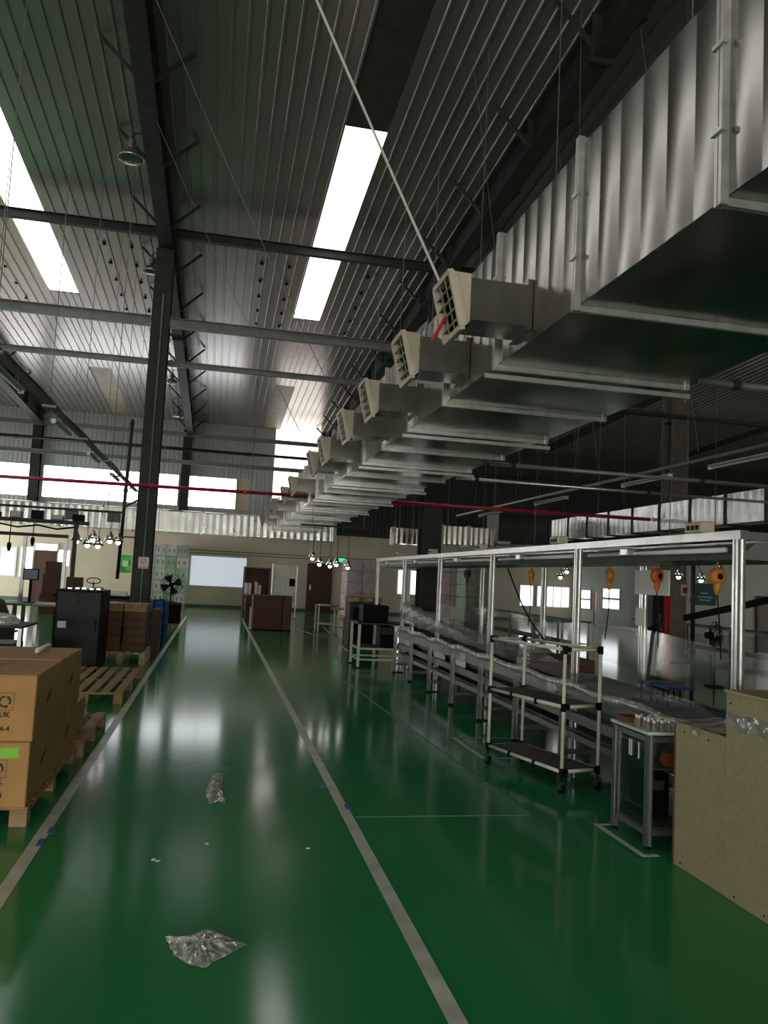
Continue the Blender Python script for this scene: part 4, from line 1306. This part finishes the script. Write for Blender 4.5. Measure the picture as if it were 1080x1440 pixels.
MB().box(a.x + .02, b.x - .02, 15.096, 15.10, b.z + .02, a.z - .02).build('screen', 'navy', mo)
MB().bar(((a.x + b.x) / 2, 15.15, .85), ((a.x + b.x) / 2, 15.15, b.z + .1), .05, .02).build('stand', 'black', mo)
MB().rbox((a.x + b.x) / 2 - .1, (a.x + b.x) / 2 + .1, 15.05, 15.25, .841, .855, .004).build('foot', 'black', mo)
fc = thing('frame_cart', 'low dark steel frame cart behind the printed carton stack', 'cart', (-2.5, 10.2, 0))
X0_, X1_, Y0_, Y1_ = -3.1, -2.15, 9.9, 10.7
for X in (X0_, X1_):
    for Y in (Y0_, Y1_):
        MB().box(X - .02, X + .02, Y - .02, Y + .02, .06, .80).build('post', 'alu_dark', fc)
        MB().lathe([(0, -.015), (.03, -.015), (.03, .015), (0, .015)], 10, (X, Y, .03), 'X').build('castor', 'black', fc)
for z in (.20, .79):
    MB().box(X0_ - .02, X1_ + .02, Y0_ - .02, Y1_ + .02, z, z + .025).build('shelf', 'steel', fc)
MB().rbox(X0_ + .1, X1_ - .1, Y0_ + .1, Y1_ - .1, .225, .6, .02).build('bin', 'steel_black', fc)
blob('plastic_bag', 'crumpled clear bag lying on the low frame cart', (-2.42, 10.15, .816), .20, .16, .12, 'bag', 'plastic bag', 11)
mc = thing('machine', 'dark machine housing with sloped hood beside the black cabinet', 'machine', (-3.9, 12.6, 0))
MB().rbox(-4.6, -3.0, 12.3, 13.4, .0, .72, .02).build('base', 'steel_black', mc)
MB().prism([(-4.5, .72), (-3.05, .72), (-3.15, .95), (-3.5, 1.08), (-4.5, 1.1)], 'Y', 12.4, 13.3).build('hood', 'black', mc)
MB().box(-3.9, -3.3, 12.27, 12.3, .3, .6).build('door', 'steel', mc)
MB().tube([(-3.7, 12.29, .78), (-3.2, 12.29, .78)], .012, 8).build('handle', 'chrome', mc)

# items behind the column, left of the aisle
ds = thing('desk', 'black topped desk standing behind the tall column', 'desk', (-2.4, 18.2, 0))
MB().rbox(-3.3, -1.75, 17.9, 18.6, .86, .92, .008).build('top', 'black', ds)
for X in (-3.25, -1.8):
    for Y in (17.95, 18.55):
        MB().box(X - .025, X + .025, Y - .025, Y + .025, 0, .86).build('leg', 'steel', ds)
MB().box(-3.22, -1.82, 18.55, 18.57, .2, .86).build('modesty_panel', 'steel_black', ds)
t = thing('paper_box', 'white open paper box on the black desk', 'box', (-2.1, 18.2, .921))
MB().rbox(-2.3, -1.85, 18.0, 18.3, .921, 1.0, .006).build('tray', 'white', t)
MB().box(-2.28, -1.87, 18.02, 18.28, 1.0, 1.015).build('paper', 'paper', t)
t = thing('hand_crank', 'black hand wheel on a short stem standing on the desk', 'hand wheel', (-2.55, 18.1, .921))
MB().tube([(-2.55, 18.1, .93), (-2.55, 18.1, 1.2)], .014, 8).build('stem', 'black', t)
MB().tube([(-2.55 + .14 * math.cos(q * PI / 8), 18.1, 1.22 + .06 * math.sin(q * PI / 8)) for q in range(17)], .012, 6).build('rim', 'black', t)
MB().lathe([(0, 0), (.07, 0), (.06, .015), (0, .018)], 12, (-2.55, 18.1, .921)).build('base', 'black', t)
o = tag(MB().lathe([(0, 0), (.09, 0), (.10, .16), (.085, .165), (.08, .02), (0, .02)], 14, (-2.42, 17.98, .921)).build('blue_tub', 'blue'), 'small bright blue tub on the black desk', 'tub')
t = thing('drum', 'blue plastic drum standing behind the tall column', 'drum', (-1.22, 18.6, 0))
MB().lathe([(0, 0), (.21, 0), (.235, .05), (.24, .28), (.25, .29), (.25, .31), (.24, .32), (.24, .56), (.25, .57), (.25, .59), (.24, .6), (.225, .82), (.20, .86), (0, .86)], 20, (-1.22, 18.6, 0)).build('body', 'blue', t, smooth=True)
MB().lathe([(0, .86), (.04, .86), (.04, .88), (0, .88)], 10, (-1.14, 18.6, 0)).build('bung', 'black', t)
pallet('small orange brown pallet under the black crate', -1.36, -.92, 21.9, 22.6, .12, 'wood', 4, 'Y')
cr = thing('crate', 'black plastic crate on the small pallet below the fan', 'crate', (-1.14, 22.2, .122))
MB().rbox(-1.46, -.86, 21.95, 22.55, .122, .66, .012).build('body', 'black', cr)
MB().rbox(-1.48, -.84, 21.93, 22.57, .60, .655, .008).build('rim', 'black_gloss', cr)
def fan(lab, X, Y, z0, zc, r, m='black', yaw=0.):
    t = thing('pedestal_fan', lab, 'fan', (X, Y, z0), yaw)
    h = zc - z0
    MB().lathe([(0, 0), (.17, 0), (.16, .02), (.03, .04), (.018, .05)], 16).build('base', m, t, local=True)
    MB().tube([(0, 0, .04), (0, 0, h - .06)], .016, 8).build('pole', m, t, local=True)
    MB().lathe([(0, .0), (.06, .01), (.07, .06), (.05, .14), (0, .15)], 12, (0, .03, h), 'Y').build('motor', m, t, local=True)
    for rr in (r, r * .75, r * .5):
        MB().tube([(rr * math.cos(q * PI / 12), -.02 - .03 * (1 - rr / r), h + rr * math.sin(q * PI / 12)) for q in range(25)], .007, 5).build('guard_ring', m, t, local=True)
    for q in range(12):
        a = q * PI / 6
        MB().bar((.03 * math.cos(a), -.06, h + .03 * math.sin(a)), (r * math.cos(a), -.02, h + r * math.sin(a)), .006).build('guard_spoke', m, t, local=True)
    for q in range(4):
        a = q * PI / 2 + .4
        def fn(u, v):
            rr = .04 + u * (r * .8); aa = a + (v - .5) * (.9)
            return (rr * math.cos(aa), .0 + .03 * (v - .5), h + rr * math.sin(aa))
        MB().grid(fn, 4, 3).build('blade', 'black_gloss', t, local=True)
    return t
fan('black pedestal fan standing on the black crate by the printed pallet', -1.15, 22.2, .662, 1.13, .28)
ht = thing('hand_truck', 'black hand truck with small wheels standing at the aisle line', 'hand truck', (-1.0, 16.0, 0))
for X in (-1.12, -.94):
    MB().tube([(X, 16.2, .10), (X, 16.05, .95)], .014, 8).build('upright', 'black', ht)
    MB().lathe([(0, -.02), (.09, -.02), (.10, 0), (.09, .02), (0, .02)], 14, (X, 16.22, .10), 'X').build('wheel', 'black_gloss', ht)
for q in (.25, .5, .75, 1.):
    MB().bar((-1.12, 16.2 - .15 * q, .10 + .85 * q), (-.94, 16.2 - .15 * q, .10 + .85 * q), .02).build('rung', 'chrome' if q < .8 else 'black', ht)
MB().box(-1.15, -.92, 15.95, 16.16, .02, .035).build('toe_plate', 'steel', ht)

# ================================================================== FAR END OF THE AISLE, LEFT
pk = thing('wrapped_stack', 'tall film-wrapped stack of white and green printed packs at the wall', 'pallet load', (-2.0, 34.5, 0))
gx = [-2.86 + .42 * i for i in range(5)]
for i in range(4):
    for j in range(5):
        mm = 'print_pale' if i < 2 else 'print_green' if (i + j) % 3 else 'print_pale'
        p_ = MB().rbox(gx[i] + .006, gx[i + 1] - .006, 33.55, 34.85, .12 + j * .485, .12 + (j + 1) * .485 - .01, .02).build('pack', mm, pk)
        cx_ = (gx[i] + gx[i + 1]) / 2
        for s_ in (-.1, .1):
            MB().rbox(cx_ + s_ - .03, cx_ + s_ + .03, 33.543, 33.549, .12 + j * .485 + .17, .12 + j * .485 + .31, .001).build('printed_mark', 'print_mark', p_)
MB().box(-2.87, -1.17, 33.53, 34.87, 0, .115).build('pallet_base', 'wood', pk)
def wrap_fn(u, v):
    return (-2.88 + 1.72 * u, 33.522 + .008 * math.sin(31 * u + 9 * v), .1 + 2.47 * v)
MB().grid(wrap_fn, 24, 10).build('film_wrap', 'film', pk, smooth=True)
ps = thing('poster', 'green and white poster hanging on the cream wall behind the bell lamps', 'poster', (-3.8, YW - .03, 1.3))
MB().box(-4.0, -3.57, YW - .02, YW - .008, 1.29, 2.05).build('sheet', 'poster_green', ps)
MB().box(-3.90, -3.68, YW - .024, YW - .02, 1.55, 1.80).build('picture', 'print_pale', ps)
MB().box(-4.01, -3.56, YW - .03, YW - .008, 2.05, 2.08).build('batten', 'white', ps)
for i, (x0, x1, z0, z1, Y) in enumerate(((-5.2, -4.55, .002, .62, 26.), (-5.15, -4.6, .622, 1.22, 26.02), (-4.5, -4.0, .002, .6, 26.1), (-4.48, -4.05, .602, 1.15, 26.1), (-5.1, -4.7, 1.222, 1.6, 26.05))):
    carton('carton', 'reddish brown carton before the brown door with white windows, %s' % ('bottom of the tall pile', 'middle of the tall pile', 'bottom of the low pile', 'top of the low pile', 'top of the tall pile')[i], x0, x1, Y, Y + .5, z0, z1, 'card_red', 'reddish cartons before the brown door', tape=False)

# ================================================================== FAR END OF THE AISLE, RIGHT OF LINE
a = onY(350, 838, 22.4)
carton('carton', 'large dark brown carton at the far end of the aisle line', 1.06, 1.86, 22.42, 23.5, .03, .955, 'card_red', None, tape=False)
carton('carton', 'narrow brown carton close against the large dark one', 1.88, 2.12, 22.44, 23.3, .03, .96, 'card_dark', None, tape=False)
sk = thing('skid', 'thin black skid under the large dark carton', 'skid', (1.6, 22.9, 0))
MB().box(1.05, 2.13, 22.42, 23.5, .012, .028).build('plate', 'black', sk)
for X in (1.1, 1.6, 2.08):
    MB().box(X - .04, X + .04, 22.45, 23.45, 0, .012).build('runner', 'black', sk)
rk2 = thing('open_shelf', 'brown backed shelf with pale frame behind the large dark carton', 'shelf', (1.35, 27.2, 0))
MB().box(.95, 1.80, 27.6, 27.62, .02, 1.72).build('back_panel', 'card_red', rk2)
for X in (.93, 1.80):
    for Y in (27.1, 27.6):
        MB().box(X - .02, X + .02, Y - .02, Y + .02, 0, 1.76).build('upright', 'steel_beige', rk2)
for z in (.35, .80, 1.72):
    MB().box(.92, 1.82, 27.08, 27.62, z, z + .03).build('shelf_board', 'steel_beige', rk2)
rnd = random.Random(3)
for i in range(12):
    x = .98 + .11 * (i % 6) + rnd.uniform(-.02, .02); row = i // 6
    o = tag(MB().rbox(x, x + .10, 27.14 + .2 * row, 27.30 + .2 * row, .832, .832 + rnd.uniform(.30, .46), .012).build('parcel', ('pink_wrap', 'print_pale', 'card_red')[i % 3]), 'small %s parcel in the %s row of the brown backed shelf' % (('pink wrapped', 'pale printed', 'brown')[i % 3], ('front', 'rear')[row]), 'parcel', 'parcels on the brown backed shelf')
carton('carton', 'dark brown carton on the bottom of the brown backed shelf', 1.0, 1.7, 27.12, 27.55, .382, .78, 'card_dark', None, tape=False)
carton('carton', 'dark brown carton standing before the brown backed shelf', .99, 1.70, 26.2, 26.9, .002, .78, 'card_red', None, tape=False)
hp = thing('hand_trolley', 'white tube hand trolley beside the large dark carton', 'trolley', (1.0, 22.2, 0))
for Y in (22.1, 22.34):
    MB().tube([(.99, Y, .06), (.99, Y, .62)], .016, 8).build('upright', 'white_tube', hp)
MB().bar((.99, 22.1, .61), (.99, 22.34, .61), .03).build('handle', 'white_tube', hp)
MB().box(.97, 1.04, 22.06, 22.38, .05, .08).build('deck', 'white_tube', hp)
for Y in (22.1, 22.34):
    MB().lathe([(0, -.012), (.025, -.012), (.025, .012), (0, .012)], 10, (1.0, Y, .025), 'X').build('wheel', 'black', hp)
wbd = thing('panel_stand', 'clear panel on a stand with black box beside the brown shelf', 'stand', (2.4, 29, 0))
for X in (1.98, 2.86):
    MB().box(X - .02, X + .02, 28.98, 29.02, 0, 1.92).build('upright', 'alu', wbd)
    MB().box(X - .03, X + .03, 28.75, 29.25, 0, .03).build('foot', 'alu_dark', wbd)
MB().box(2.0, 2.84, 28.995, 29.005, .55, 1.90).build('panel', 'film', wbd)
MB().box(2.0, 2.84, 28.98, 29.02, .50, .55).build('rail', 'alu', wbd)
MB().rbox(2.60, 2.80, 28.93, 28.98, 1.15, 1.42, .006).build('black_box', 'black', wbd)
ex = thing('exit_sign', 'small green lit exit sign on the wall beside the brown door', 'sign', (5.5, YW - .06, 2.27))
MB().rbox(5.30, 5.62, YW - .08, YW - .002, 2.24, 2.42, .006).build('case', 'white', ex)
MB().box(5.32, 5.60, YW - .084, YW - .08, 2.26, 2.40).build('face', 'exit_green', ex)
for (n_, lab, X0_, X1_, Y0_, Y1_, z, nb) in (('side_table', 'light tube side table nearest the brown door', 2.98, 3.62, 23.4, 24.2, .68, 0), ('side_table', 'light tube side table next to the carton column', 3.30, 3.95, 21.6, 22.4, .68, 0)):
    t = thing(n_, lab, 'table', ((X0_ + X1_) / 2, (Y0_ + Y1_) / 2, 0))
    MB().rbox(X0_, X1_, Y0_, Y1_, z, z + .03, .006).build('top', 'steel_grey', t)
    for X in (X0_ + .03, X1_ - .03):
        for Y in (Y0_ + .03, Y1_ - .03):
            MB().box(X - .02, X + .02, Y - .02, Y + .02, 0, z).build('leg', 'white_tube', t)
    MB().box(X0_ + .03, X1_ - .03, Y0_ + .015, Y0_ + .045, .16, .20).build('stretcher', 'white_tube', t)
    MB().box(X0_ + .03, X1_ - .03, Y0_ + .05, Y1_ - .05, .17, .19).build('low_shelf', 'steel_grey', t)
    tag(MB().rbox(X0_ + .05, X0_ + .4, Y0_ + .1, Y0_ + .5, z + .031, z + .06, .005).build('paper_stack', 'paper'), 'stack of white paper on the %s' % lab, 'paper')
for i in range(3):
    carton('carton', '%s carton of the narrow column beside the work table' % ('bottom brown', 'middle brown', 'top pale pink')[i], 3.12, 3.50, 19.0, 19.5, .002 + .30 * i, .30 + .30 * i, 'card_red' if i < 2 else 'pink_wrap', 'cartons in the narrow column', tape=False)
# bench with black case
bn = thing('work_table', 'light tube work table carrying a black case at the far end of the line', 'table', (2.95, 14.3, 0))
X0_, X1_, Y0_, Y1_, z = 2.52, 3.48, 13.95, 14.75, .755
MB().rbox(X0_ - .03, X1_ + .01, Y0_ - .03, Y1_ + .03, z, z + .035, .006).build('top', 'steel_black', bn)
for X in (X0_ + .01, X1_ - .03):
    for Y in (Y0_ + .01, Y1_ - .01):
        MB().box(X - .022, X + .022, Y - .022, Y + .022, .02, z).build('leg', 'white_tube', bn)
        MB().lathe([(0, 0), (.03, 0), (.025, .02)], 8, (X, Y, 0)).build('foot', 'black', bn)
for zz in (.13, .32):
    for Y in (Y0_ + .01, Y1_ - .01):
        MB().box(X0_ + .03, X1_ - .05, Y - .015, Y + .015, zz, zz + .03).build('stretcher', 'white_tube', bn)
    for X in (X0_ + .01, X1_ - .03):
        MB().box(X - .015, X + .015, Y0_ + .03, Y1_ - .03, zz, zz + .03).build('stretcher', 'white_tube', bn)
MB().box(X0_ + .03, X1_ - .05, Y0_ + .02, Y1_ - .02, .348, .355).build('low_shelf', 'steel', bn)
t = thing('tool_case', 'black square case standing on the work table', 'case', (2.8, 14.3, .791))
MB().rbox(2.62, 3.08, 14.15, 14.60, .791, 1.09, .012).build('body', 'black', t)
MB().rbox(2.605, 3.095, 14.135, 14.615, 1.04, 1.06, .006).build('lid_seam', 'black_gloss', t)
MB().tube([(2.7, 14.14, .95), (2.7, 14.11, .97), (2.85, 14.11, .97), (2.85, 14.14, .95)], .008, 6).build('handle', 'black', t)
t = thing('computer_tower', 'black computer tower on the low shelf of the work table', 'computer', (2.85, 14.4, .356))
MB().rbox(2.95, 3.2, 14.15, 14.6, .356, .72, .008).build('case', 'black', t)
MB().box(2.97, 3.18, 14.146, 14.15, .58, .70).build('front_panel', 'steel', t)
pl = pallet('small wooden pallet laid on boxes before the pink wrapped goods', 3.0, 3.75, 18.0, 18.7, .12, 'wood', 5, 'X', None)
pl.location.z = 1.02
t = thing('box_stand', 'dark boxed stand holding the small wooden pallet', 'stand', (3.4, 18.35, 0))
MB().rbox(3.02, 3.73, 18.02, 18.68, 0, 1.018, .01).build('body', 'steel_black', t)
MB().box(3.1, 3.65, 18.0, 18.02, .1, .9).build('door', 'black', t)
def wrapped(lab, x0, x1, y0, y1, z1, m, n=4):
    t = thing('wrapped_stack', lab, 'pallet load', ((x0 + x1) / 2, (y0 + y1) / 2, 0))
    MB().box(x0, x1, y0, y1, 0, .12).build('pallet_base', 'wood', t)
    h = (z1 - .13) / n
    for i in range(n):
        for q in range(2):
            a = x0 + (x1 - x0) * q / 2
            MB().rbox(a + .01, a + (x1 - x0) / 2 - .01, y0 + .02, y1 - .02, .125 + i * h, .125 + (i + 1) * h - .012, .03).build('pack', m, t)
    def fn(u, v):
        return (x0 + (x1 - x0) * u, y0 - .008 - .008 * abs(math.sin(40 * u + 11 * v)), .1 + (z1 - .08) * v)
    MB().grid(fn, 16, 10).build('film_wrap', 'film', t, smooth=True)
a, b = onY(488, 786, 30), onY(534, 790, 30)
wrapped('tall pink goods wrapped in film beside the green exit sign', a.x, b.x, 30, 31.2, a.z, 'pink_wrap', 5)
a, b = onY(620, 786, 30), onY(651, 790, 30)
wrapped('tall pink goods wrapped in film seen through the line frame', a.x, b.x, 30, 31.2, a.z, 'pink_wrap', 5)
a, b = onY(656, 786, 28.4), onY(690, 790, 28.4)
wrapped('tall green grey goods wrapped in film seen through the line frame', a.x, b.x, 28.4, 29.6, a.z, 'green_wrap', 5)
a, b = onY(596, 795, 32.2), onY(617, 830, 32.2)
cu = thing('curtain_frame', 'teal curtain on an aluminium frame behind the line', 'curtain', (a.x, 32.2, 0))
def cur_fn(u, v):
    return (a.x + (b.x - a.x) * u, 32.2 + .05 * math.sin(u * 26), b.z - .4 + (a.z - b.z + .4) * v)
MB().grid(cur_fn, 26, 4).build('curtain', 'teal_cloth', cu, smooth=True)
for X in (a.x - .05, b.x + .05):
    MB().box(X - .03, X + .03, 32.1, 32.16, 0, a.z).build('post', 'alu', cu)
MB().box(a.x - .05, b.x + .05, 32.1, 32.16, a.z - .5, a.z - .44).build('rail', 'alu', cu)
MB().bar((a.x - .3, 32.1, .9), (b.x + .02, 32.1, a.z - .6), .05).build('brace', 'alu', cu)

# ================================================================== RIGHT SIDE BEHIND THE LINE
sg = thing('sign_board', 'teal wall sign with white lettering on the white room', 'sign', (19.3, BYF - .02, 1.2))
a, b = onY(978, 820, BYF - .03), onY(1007, 852, BYF - .03)
MB().box(a.x, b.x, BYF - .03, BYF - .01, b.z, a.z).build('panel', 'teal', sg)
wd, hg = b.x - a.x, a.z - b.z
for i, (u0, u1, v) in enumerate(((.25, .62, .52), (.12, .85, .34), (.2, .75, .2))):
    m = MB(); n = 7
    for q in range(n):
        c = a.x + wd * (u0 + (u1 - u0) * q / n)
        m.box(c, c + wd * (u1 - u0) / n * .6, BYF - .033, BYF - .03, b.z + hg * v, b.z + hg * (v + .07))
    m.build('lettering', 'print_pale', sg)
a = onY(958, 822, 16.72); b = onY(965, 838, 16.72)
nt_ = thing('notice', 'small white and red notice on the brown-grey column', 'sign', (a.x, 16.73, b.z))
MB().box(a.x, b.x + .06, 16.715, 16.73, b.z, a.z).build('plate', 'paper', nt_)
MB().box(a.x + .04, b.x + .02, 16.711, 16.715, b.z + .06, a.z - .06).build('symbol', 'red', nt_)
eb = thing('extinguisher_cabinet', 'tall narrow red fire cabinet beside the brown-grey column', 'fire cabinet', (9.5, 16.1, 0))
a = onY(936, 838, 16.1); b = onY(944, 838, 16.1)
MB().rbox(a.x, b.x, 16.1, 16.4, 0, a.z, .01).build('body', 'red', eb)
MB().rbox(a.x - .28, a.x - .01, 16.15, 16.4, 0, a.z, .01).build('side_panel', 'steel_black', eb)
MB().box(a.x + .02, a.x + .05, 16.085, 16.1, .8, .95).build('handle', 'chrome', eb)
pipe('drop_pipe', 'dark drop pipe beside the brown-grey column', (onY(975, 860, 16.3).x, 16.3, .0), (onY(975, 760, 16.3).x, 16.3, 2.9), .05, 'steel_black', clamps=(.1, .5, .9))
fan('black pedestal fan seen side on through the line frame', onZ(925, 968).x, onZ(925, 968).y, 0, .95, .28, 'black', .9)
fan('black pedestal fan nearest the near aluminium post beyond the line', onZ(1004, 966).x, onZ(1004, 966).y, 0, .88, .24, 'black', 1.45)
# second line beyond: low grey bench tops that catch the light
for i, (lab, X0_, X1_, Y0_, Y1_) in enumerate((('long grey bench behind the line before the side windows', 8.4, 9.2, 18.5, 26.0), ('long grey bench before the teal sign', 12.2, 13.0, 15.5, 22.0))):
    t = thing('long_bench', lab, 'bench', (X0_, Y0_, 0))
    MB().rbox(X0_, X1_, Y0_, Y1_, .74, .78, .006).build('top', 'steel_grey', t)
    Y = Y0_ + .1
    while Y < Y1_:
        for X in (X0_ + .05, X1_ - .05):
            MB().box(X - .025, X + .025, Y - .025, Y + .025, 0, .74).build('leg', 'alu_dark', t)
        Y += 1.8
    MB().box(X0_ + .03, X1_ - .03, Y0_ + .1, Y1_ - .1, .2, .22).build('low_shelf', 'steel', t)
for i, (px_, lab) in enumerate(((835, 'red and white hanging flag board by the side windows'),)):
    a = onX(836, 832, BX - .3)
    t = thing('flag_board', lab, 'board', (BX - .3, a.y, .2))
    MB().box(BX - .32, BX - .28, a.y - .15, a.y + .15, .6, a.z).build('panel', 'pink_paper', t)
    MB().box(BX - .33, BX - .32, a.y - .12, a.y + .12, 1.2, a.z - .1).build('symbol', 'red', t)
    MB().box(BX - .32, BX - .28, a.y - .03, a.y + .03, .02, .6).build('post', 'steel_grey', t)
    MB().box(BX - .45, BX - .15, a.y - .15, a.y + .15, 0, .02).build('base', 'steel_grey', t)
t = thing('door_leaf', 'brown door frame on the white room beside the teal sign', 'door', (21.9, BYF, 0))
a = onY(1063, 842, BYF - .05)
MB().box(a.x, a.x + .1, BYF - .06, BYF - .005, 0, a.z).build('jamb', 'card_red', t)
MB().box(a.x, a.x + 1.2, BYF - .06, BYF - .005, a.z, a.z + .12).build('lintel', 'card_red', t)
MB().box(a.x + .1, a.x + 1.2, BYF - .03, BYF - .01, 0, a.z).build('leaf', 'steel_beige', t)

# ================================================================== LITTER ON THE FLOOR
def crumple(name, lab, outline, h, seed, cells=14, m='bag'):
    """a crumpled clear bag lying on the floor: pleated surface inside a ragged outline"""
    rnd = random.Random(seed)
    c = Vector((sum(p[0] for p in outline) / len(outline), sum(p[1] for p in outline) / len(outline)))
    k = len(outline); per = 5
    ring = []
    for i in range(k):
        p, q = Vector(outline[i][:2]), Vector(outline[(i + 1) % k][:2])
        for j in range(per):
            ring.append(p.lerp(q, j / per))
    n = len(ring); mb = MB()
    rows = 7
    for r in range(rows + 1):
        u = r / rows
        for i in range(n):
            p = c.lerp(ring[i], 1 - u * .97)
            jit = .012 * (1 if 0 < r < rows else .4)
            z = .004 + h * (math.sin(min(1, u * 1.6) * PI / 2) * rnd.uniform(.25, 1.0)) * (1 if r else 0)
            mb.v.append(Vector((p.x + rnd.uniform(-jit, jit), p.y + rnd.uniform(-jit, jit), z)))
    for r in range(rows):
        for i in range(n):
            a, b = r * n + i, r * n + (i + 1) % n
            mb.f.append((a, b, b + n, a + n))
    mb.f.append(tuple(rows * n + i for i in range(n)))
    return tag(mb.build(name, m), lab, 'plastic bag')
o1 = [onZ(*p) for p in ((232, 1318), (242, 1328), (262, 1320), (292, 1308), (318, 1318), (348, 1330), (330, 1340), (302, 1354), (285, 1363), (262, 1356), (245, 1345))]
crumple('plastic_bag', 'large crumpled clear bag lying flat on the green aisle floor', [(p.x, p.y) for p in o1], .035, 3)
o2 = [onZ(*p) for p in ((291, 1124), (290, 1112), (296, 1100), (300, 1090), (311, 1088), (314, 1098), (310, 1110), (309, 1121), (316, 1130), (306, 1128), (295, 1132))]
crumple('plastic_bag', 'small twisted clear bag lying between the aisle lines', [(p.x, p.y) for p in o2], .05, 8)
for i, (px_, py_) in enumerate(((57, 1185), (72, 1168), (452, 1105), (488, 1135))):
    p = onZ(px_, py_)
    tag(MB().box(p.x - .015, p.x + .02, p.y - .06, p.y + .06, 0, .0035).build('tape_strip', 'blue_tape'), 'short strip of blue tape stuck at the aisle line %s' % ('beside the printed carton stack' if px_ < 100 else 'of the rack side'), 'tape', 'blue tape strips')

# cables on the cream wall, gantry over the left benches
for z, lab in ((2.42, 'upper thin dark cable clipped along the cream back wall'), (2.30, 'lower thin dark cable clipped along the cream back wall')):
    t = thing('wall_cable', lab, 'cable', (-3.0, YW - .02, z))
    MB().tube([(-3.4 + .8 * i, YW - .02, z + .012 * (i % 2)) for i in range(18)], .012, 5).build('cable', 'black', t)
    for i in range(6):
        MB().box(-3.0 + 2.2 * i - .02, -3.0 + 2.2 * i + .02, YW - .035, YW - .001, z - .02, z + .03).build('clip', 'steel_grey', t)
gt = thing('gantry', 'dark cable gantry with clamps over the monitor workbench', 'gantry', (-3.6, 13.9, 0))
for X in (-4.75, -2.3):
    MB().box(X - .03, X + .03, 13.87, 13.93, 0, 2.2).build('post', 'steel', gt)
MB().box(-4.9, -2.1, 13.86, 13.94, 2.20, 2.26).build('beam', 'steel', gt)
for i in range(8):
    X = -4.6 + .32 * i
    MB().rbox(X, X + .18, 13.84, 13.96, 2.26, 2.34 + .03 * (i % 3), .01).build('clamp', 'black' if i % 2 else 'steel_grey', gt)
MB().tube([(-4.7 + .3 * i, 13.9, 2.16 - .05 * (i % 2)) for i in range(9)], .016, 6).build('cable', 'black', gt)
for X, L_ in ((-3.3, .35), (-2.95, .25)):
    MB().tube([(X, 13.9, 2.2), (X, 13.9, 2.2 - L_)], .008, 6).build('drop_cord', 'black', gt)
    MB().lathe([(0, -.14), (.02, -.13), (.035, -.06), (.03, 0), (0, .01)], 10, (X, 13.9, 2.2 - L_)).build('hanging_tool', 'black', gt)

# scraps of white paper on the floor
for i, (px_, py_) in enumerate(((216, 1209), (291, 1187), (222, 1211), (433, 1193))):
    p = onZ(px_, py_)
    tag(MB().prism([(p.x - .012, p.y - .006), (p.x + .008, p.y - .012), (p.x + .014, p.y + .008), (p.x - .006, p.y + .012)], 'Z', 0.0, .004).build('paper_scrap', 'paper'), 'tiny white paper scrap on the aisle floor between the clear bags', 'paper', 'paper scraps on the floor')
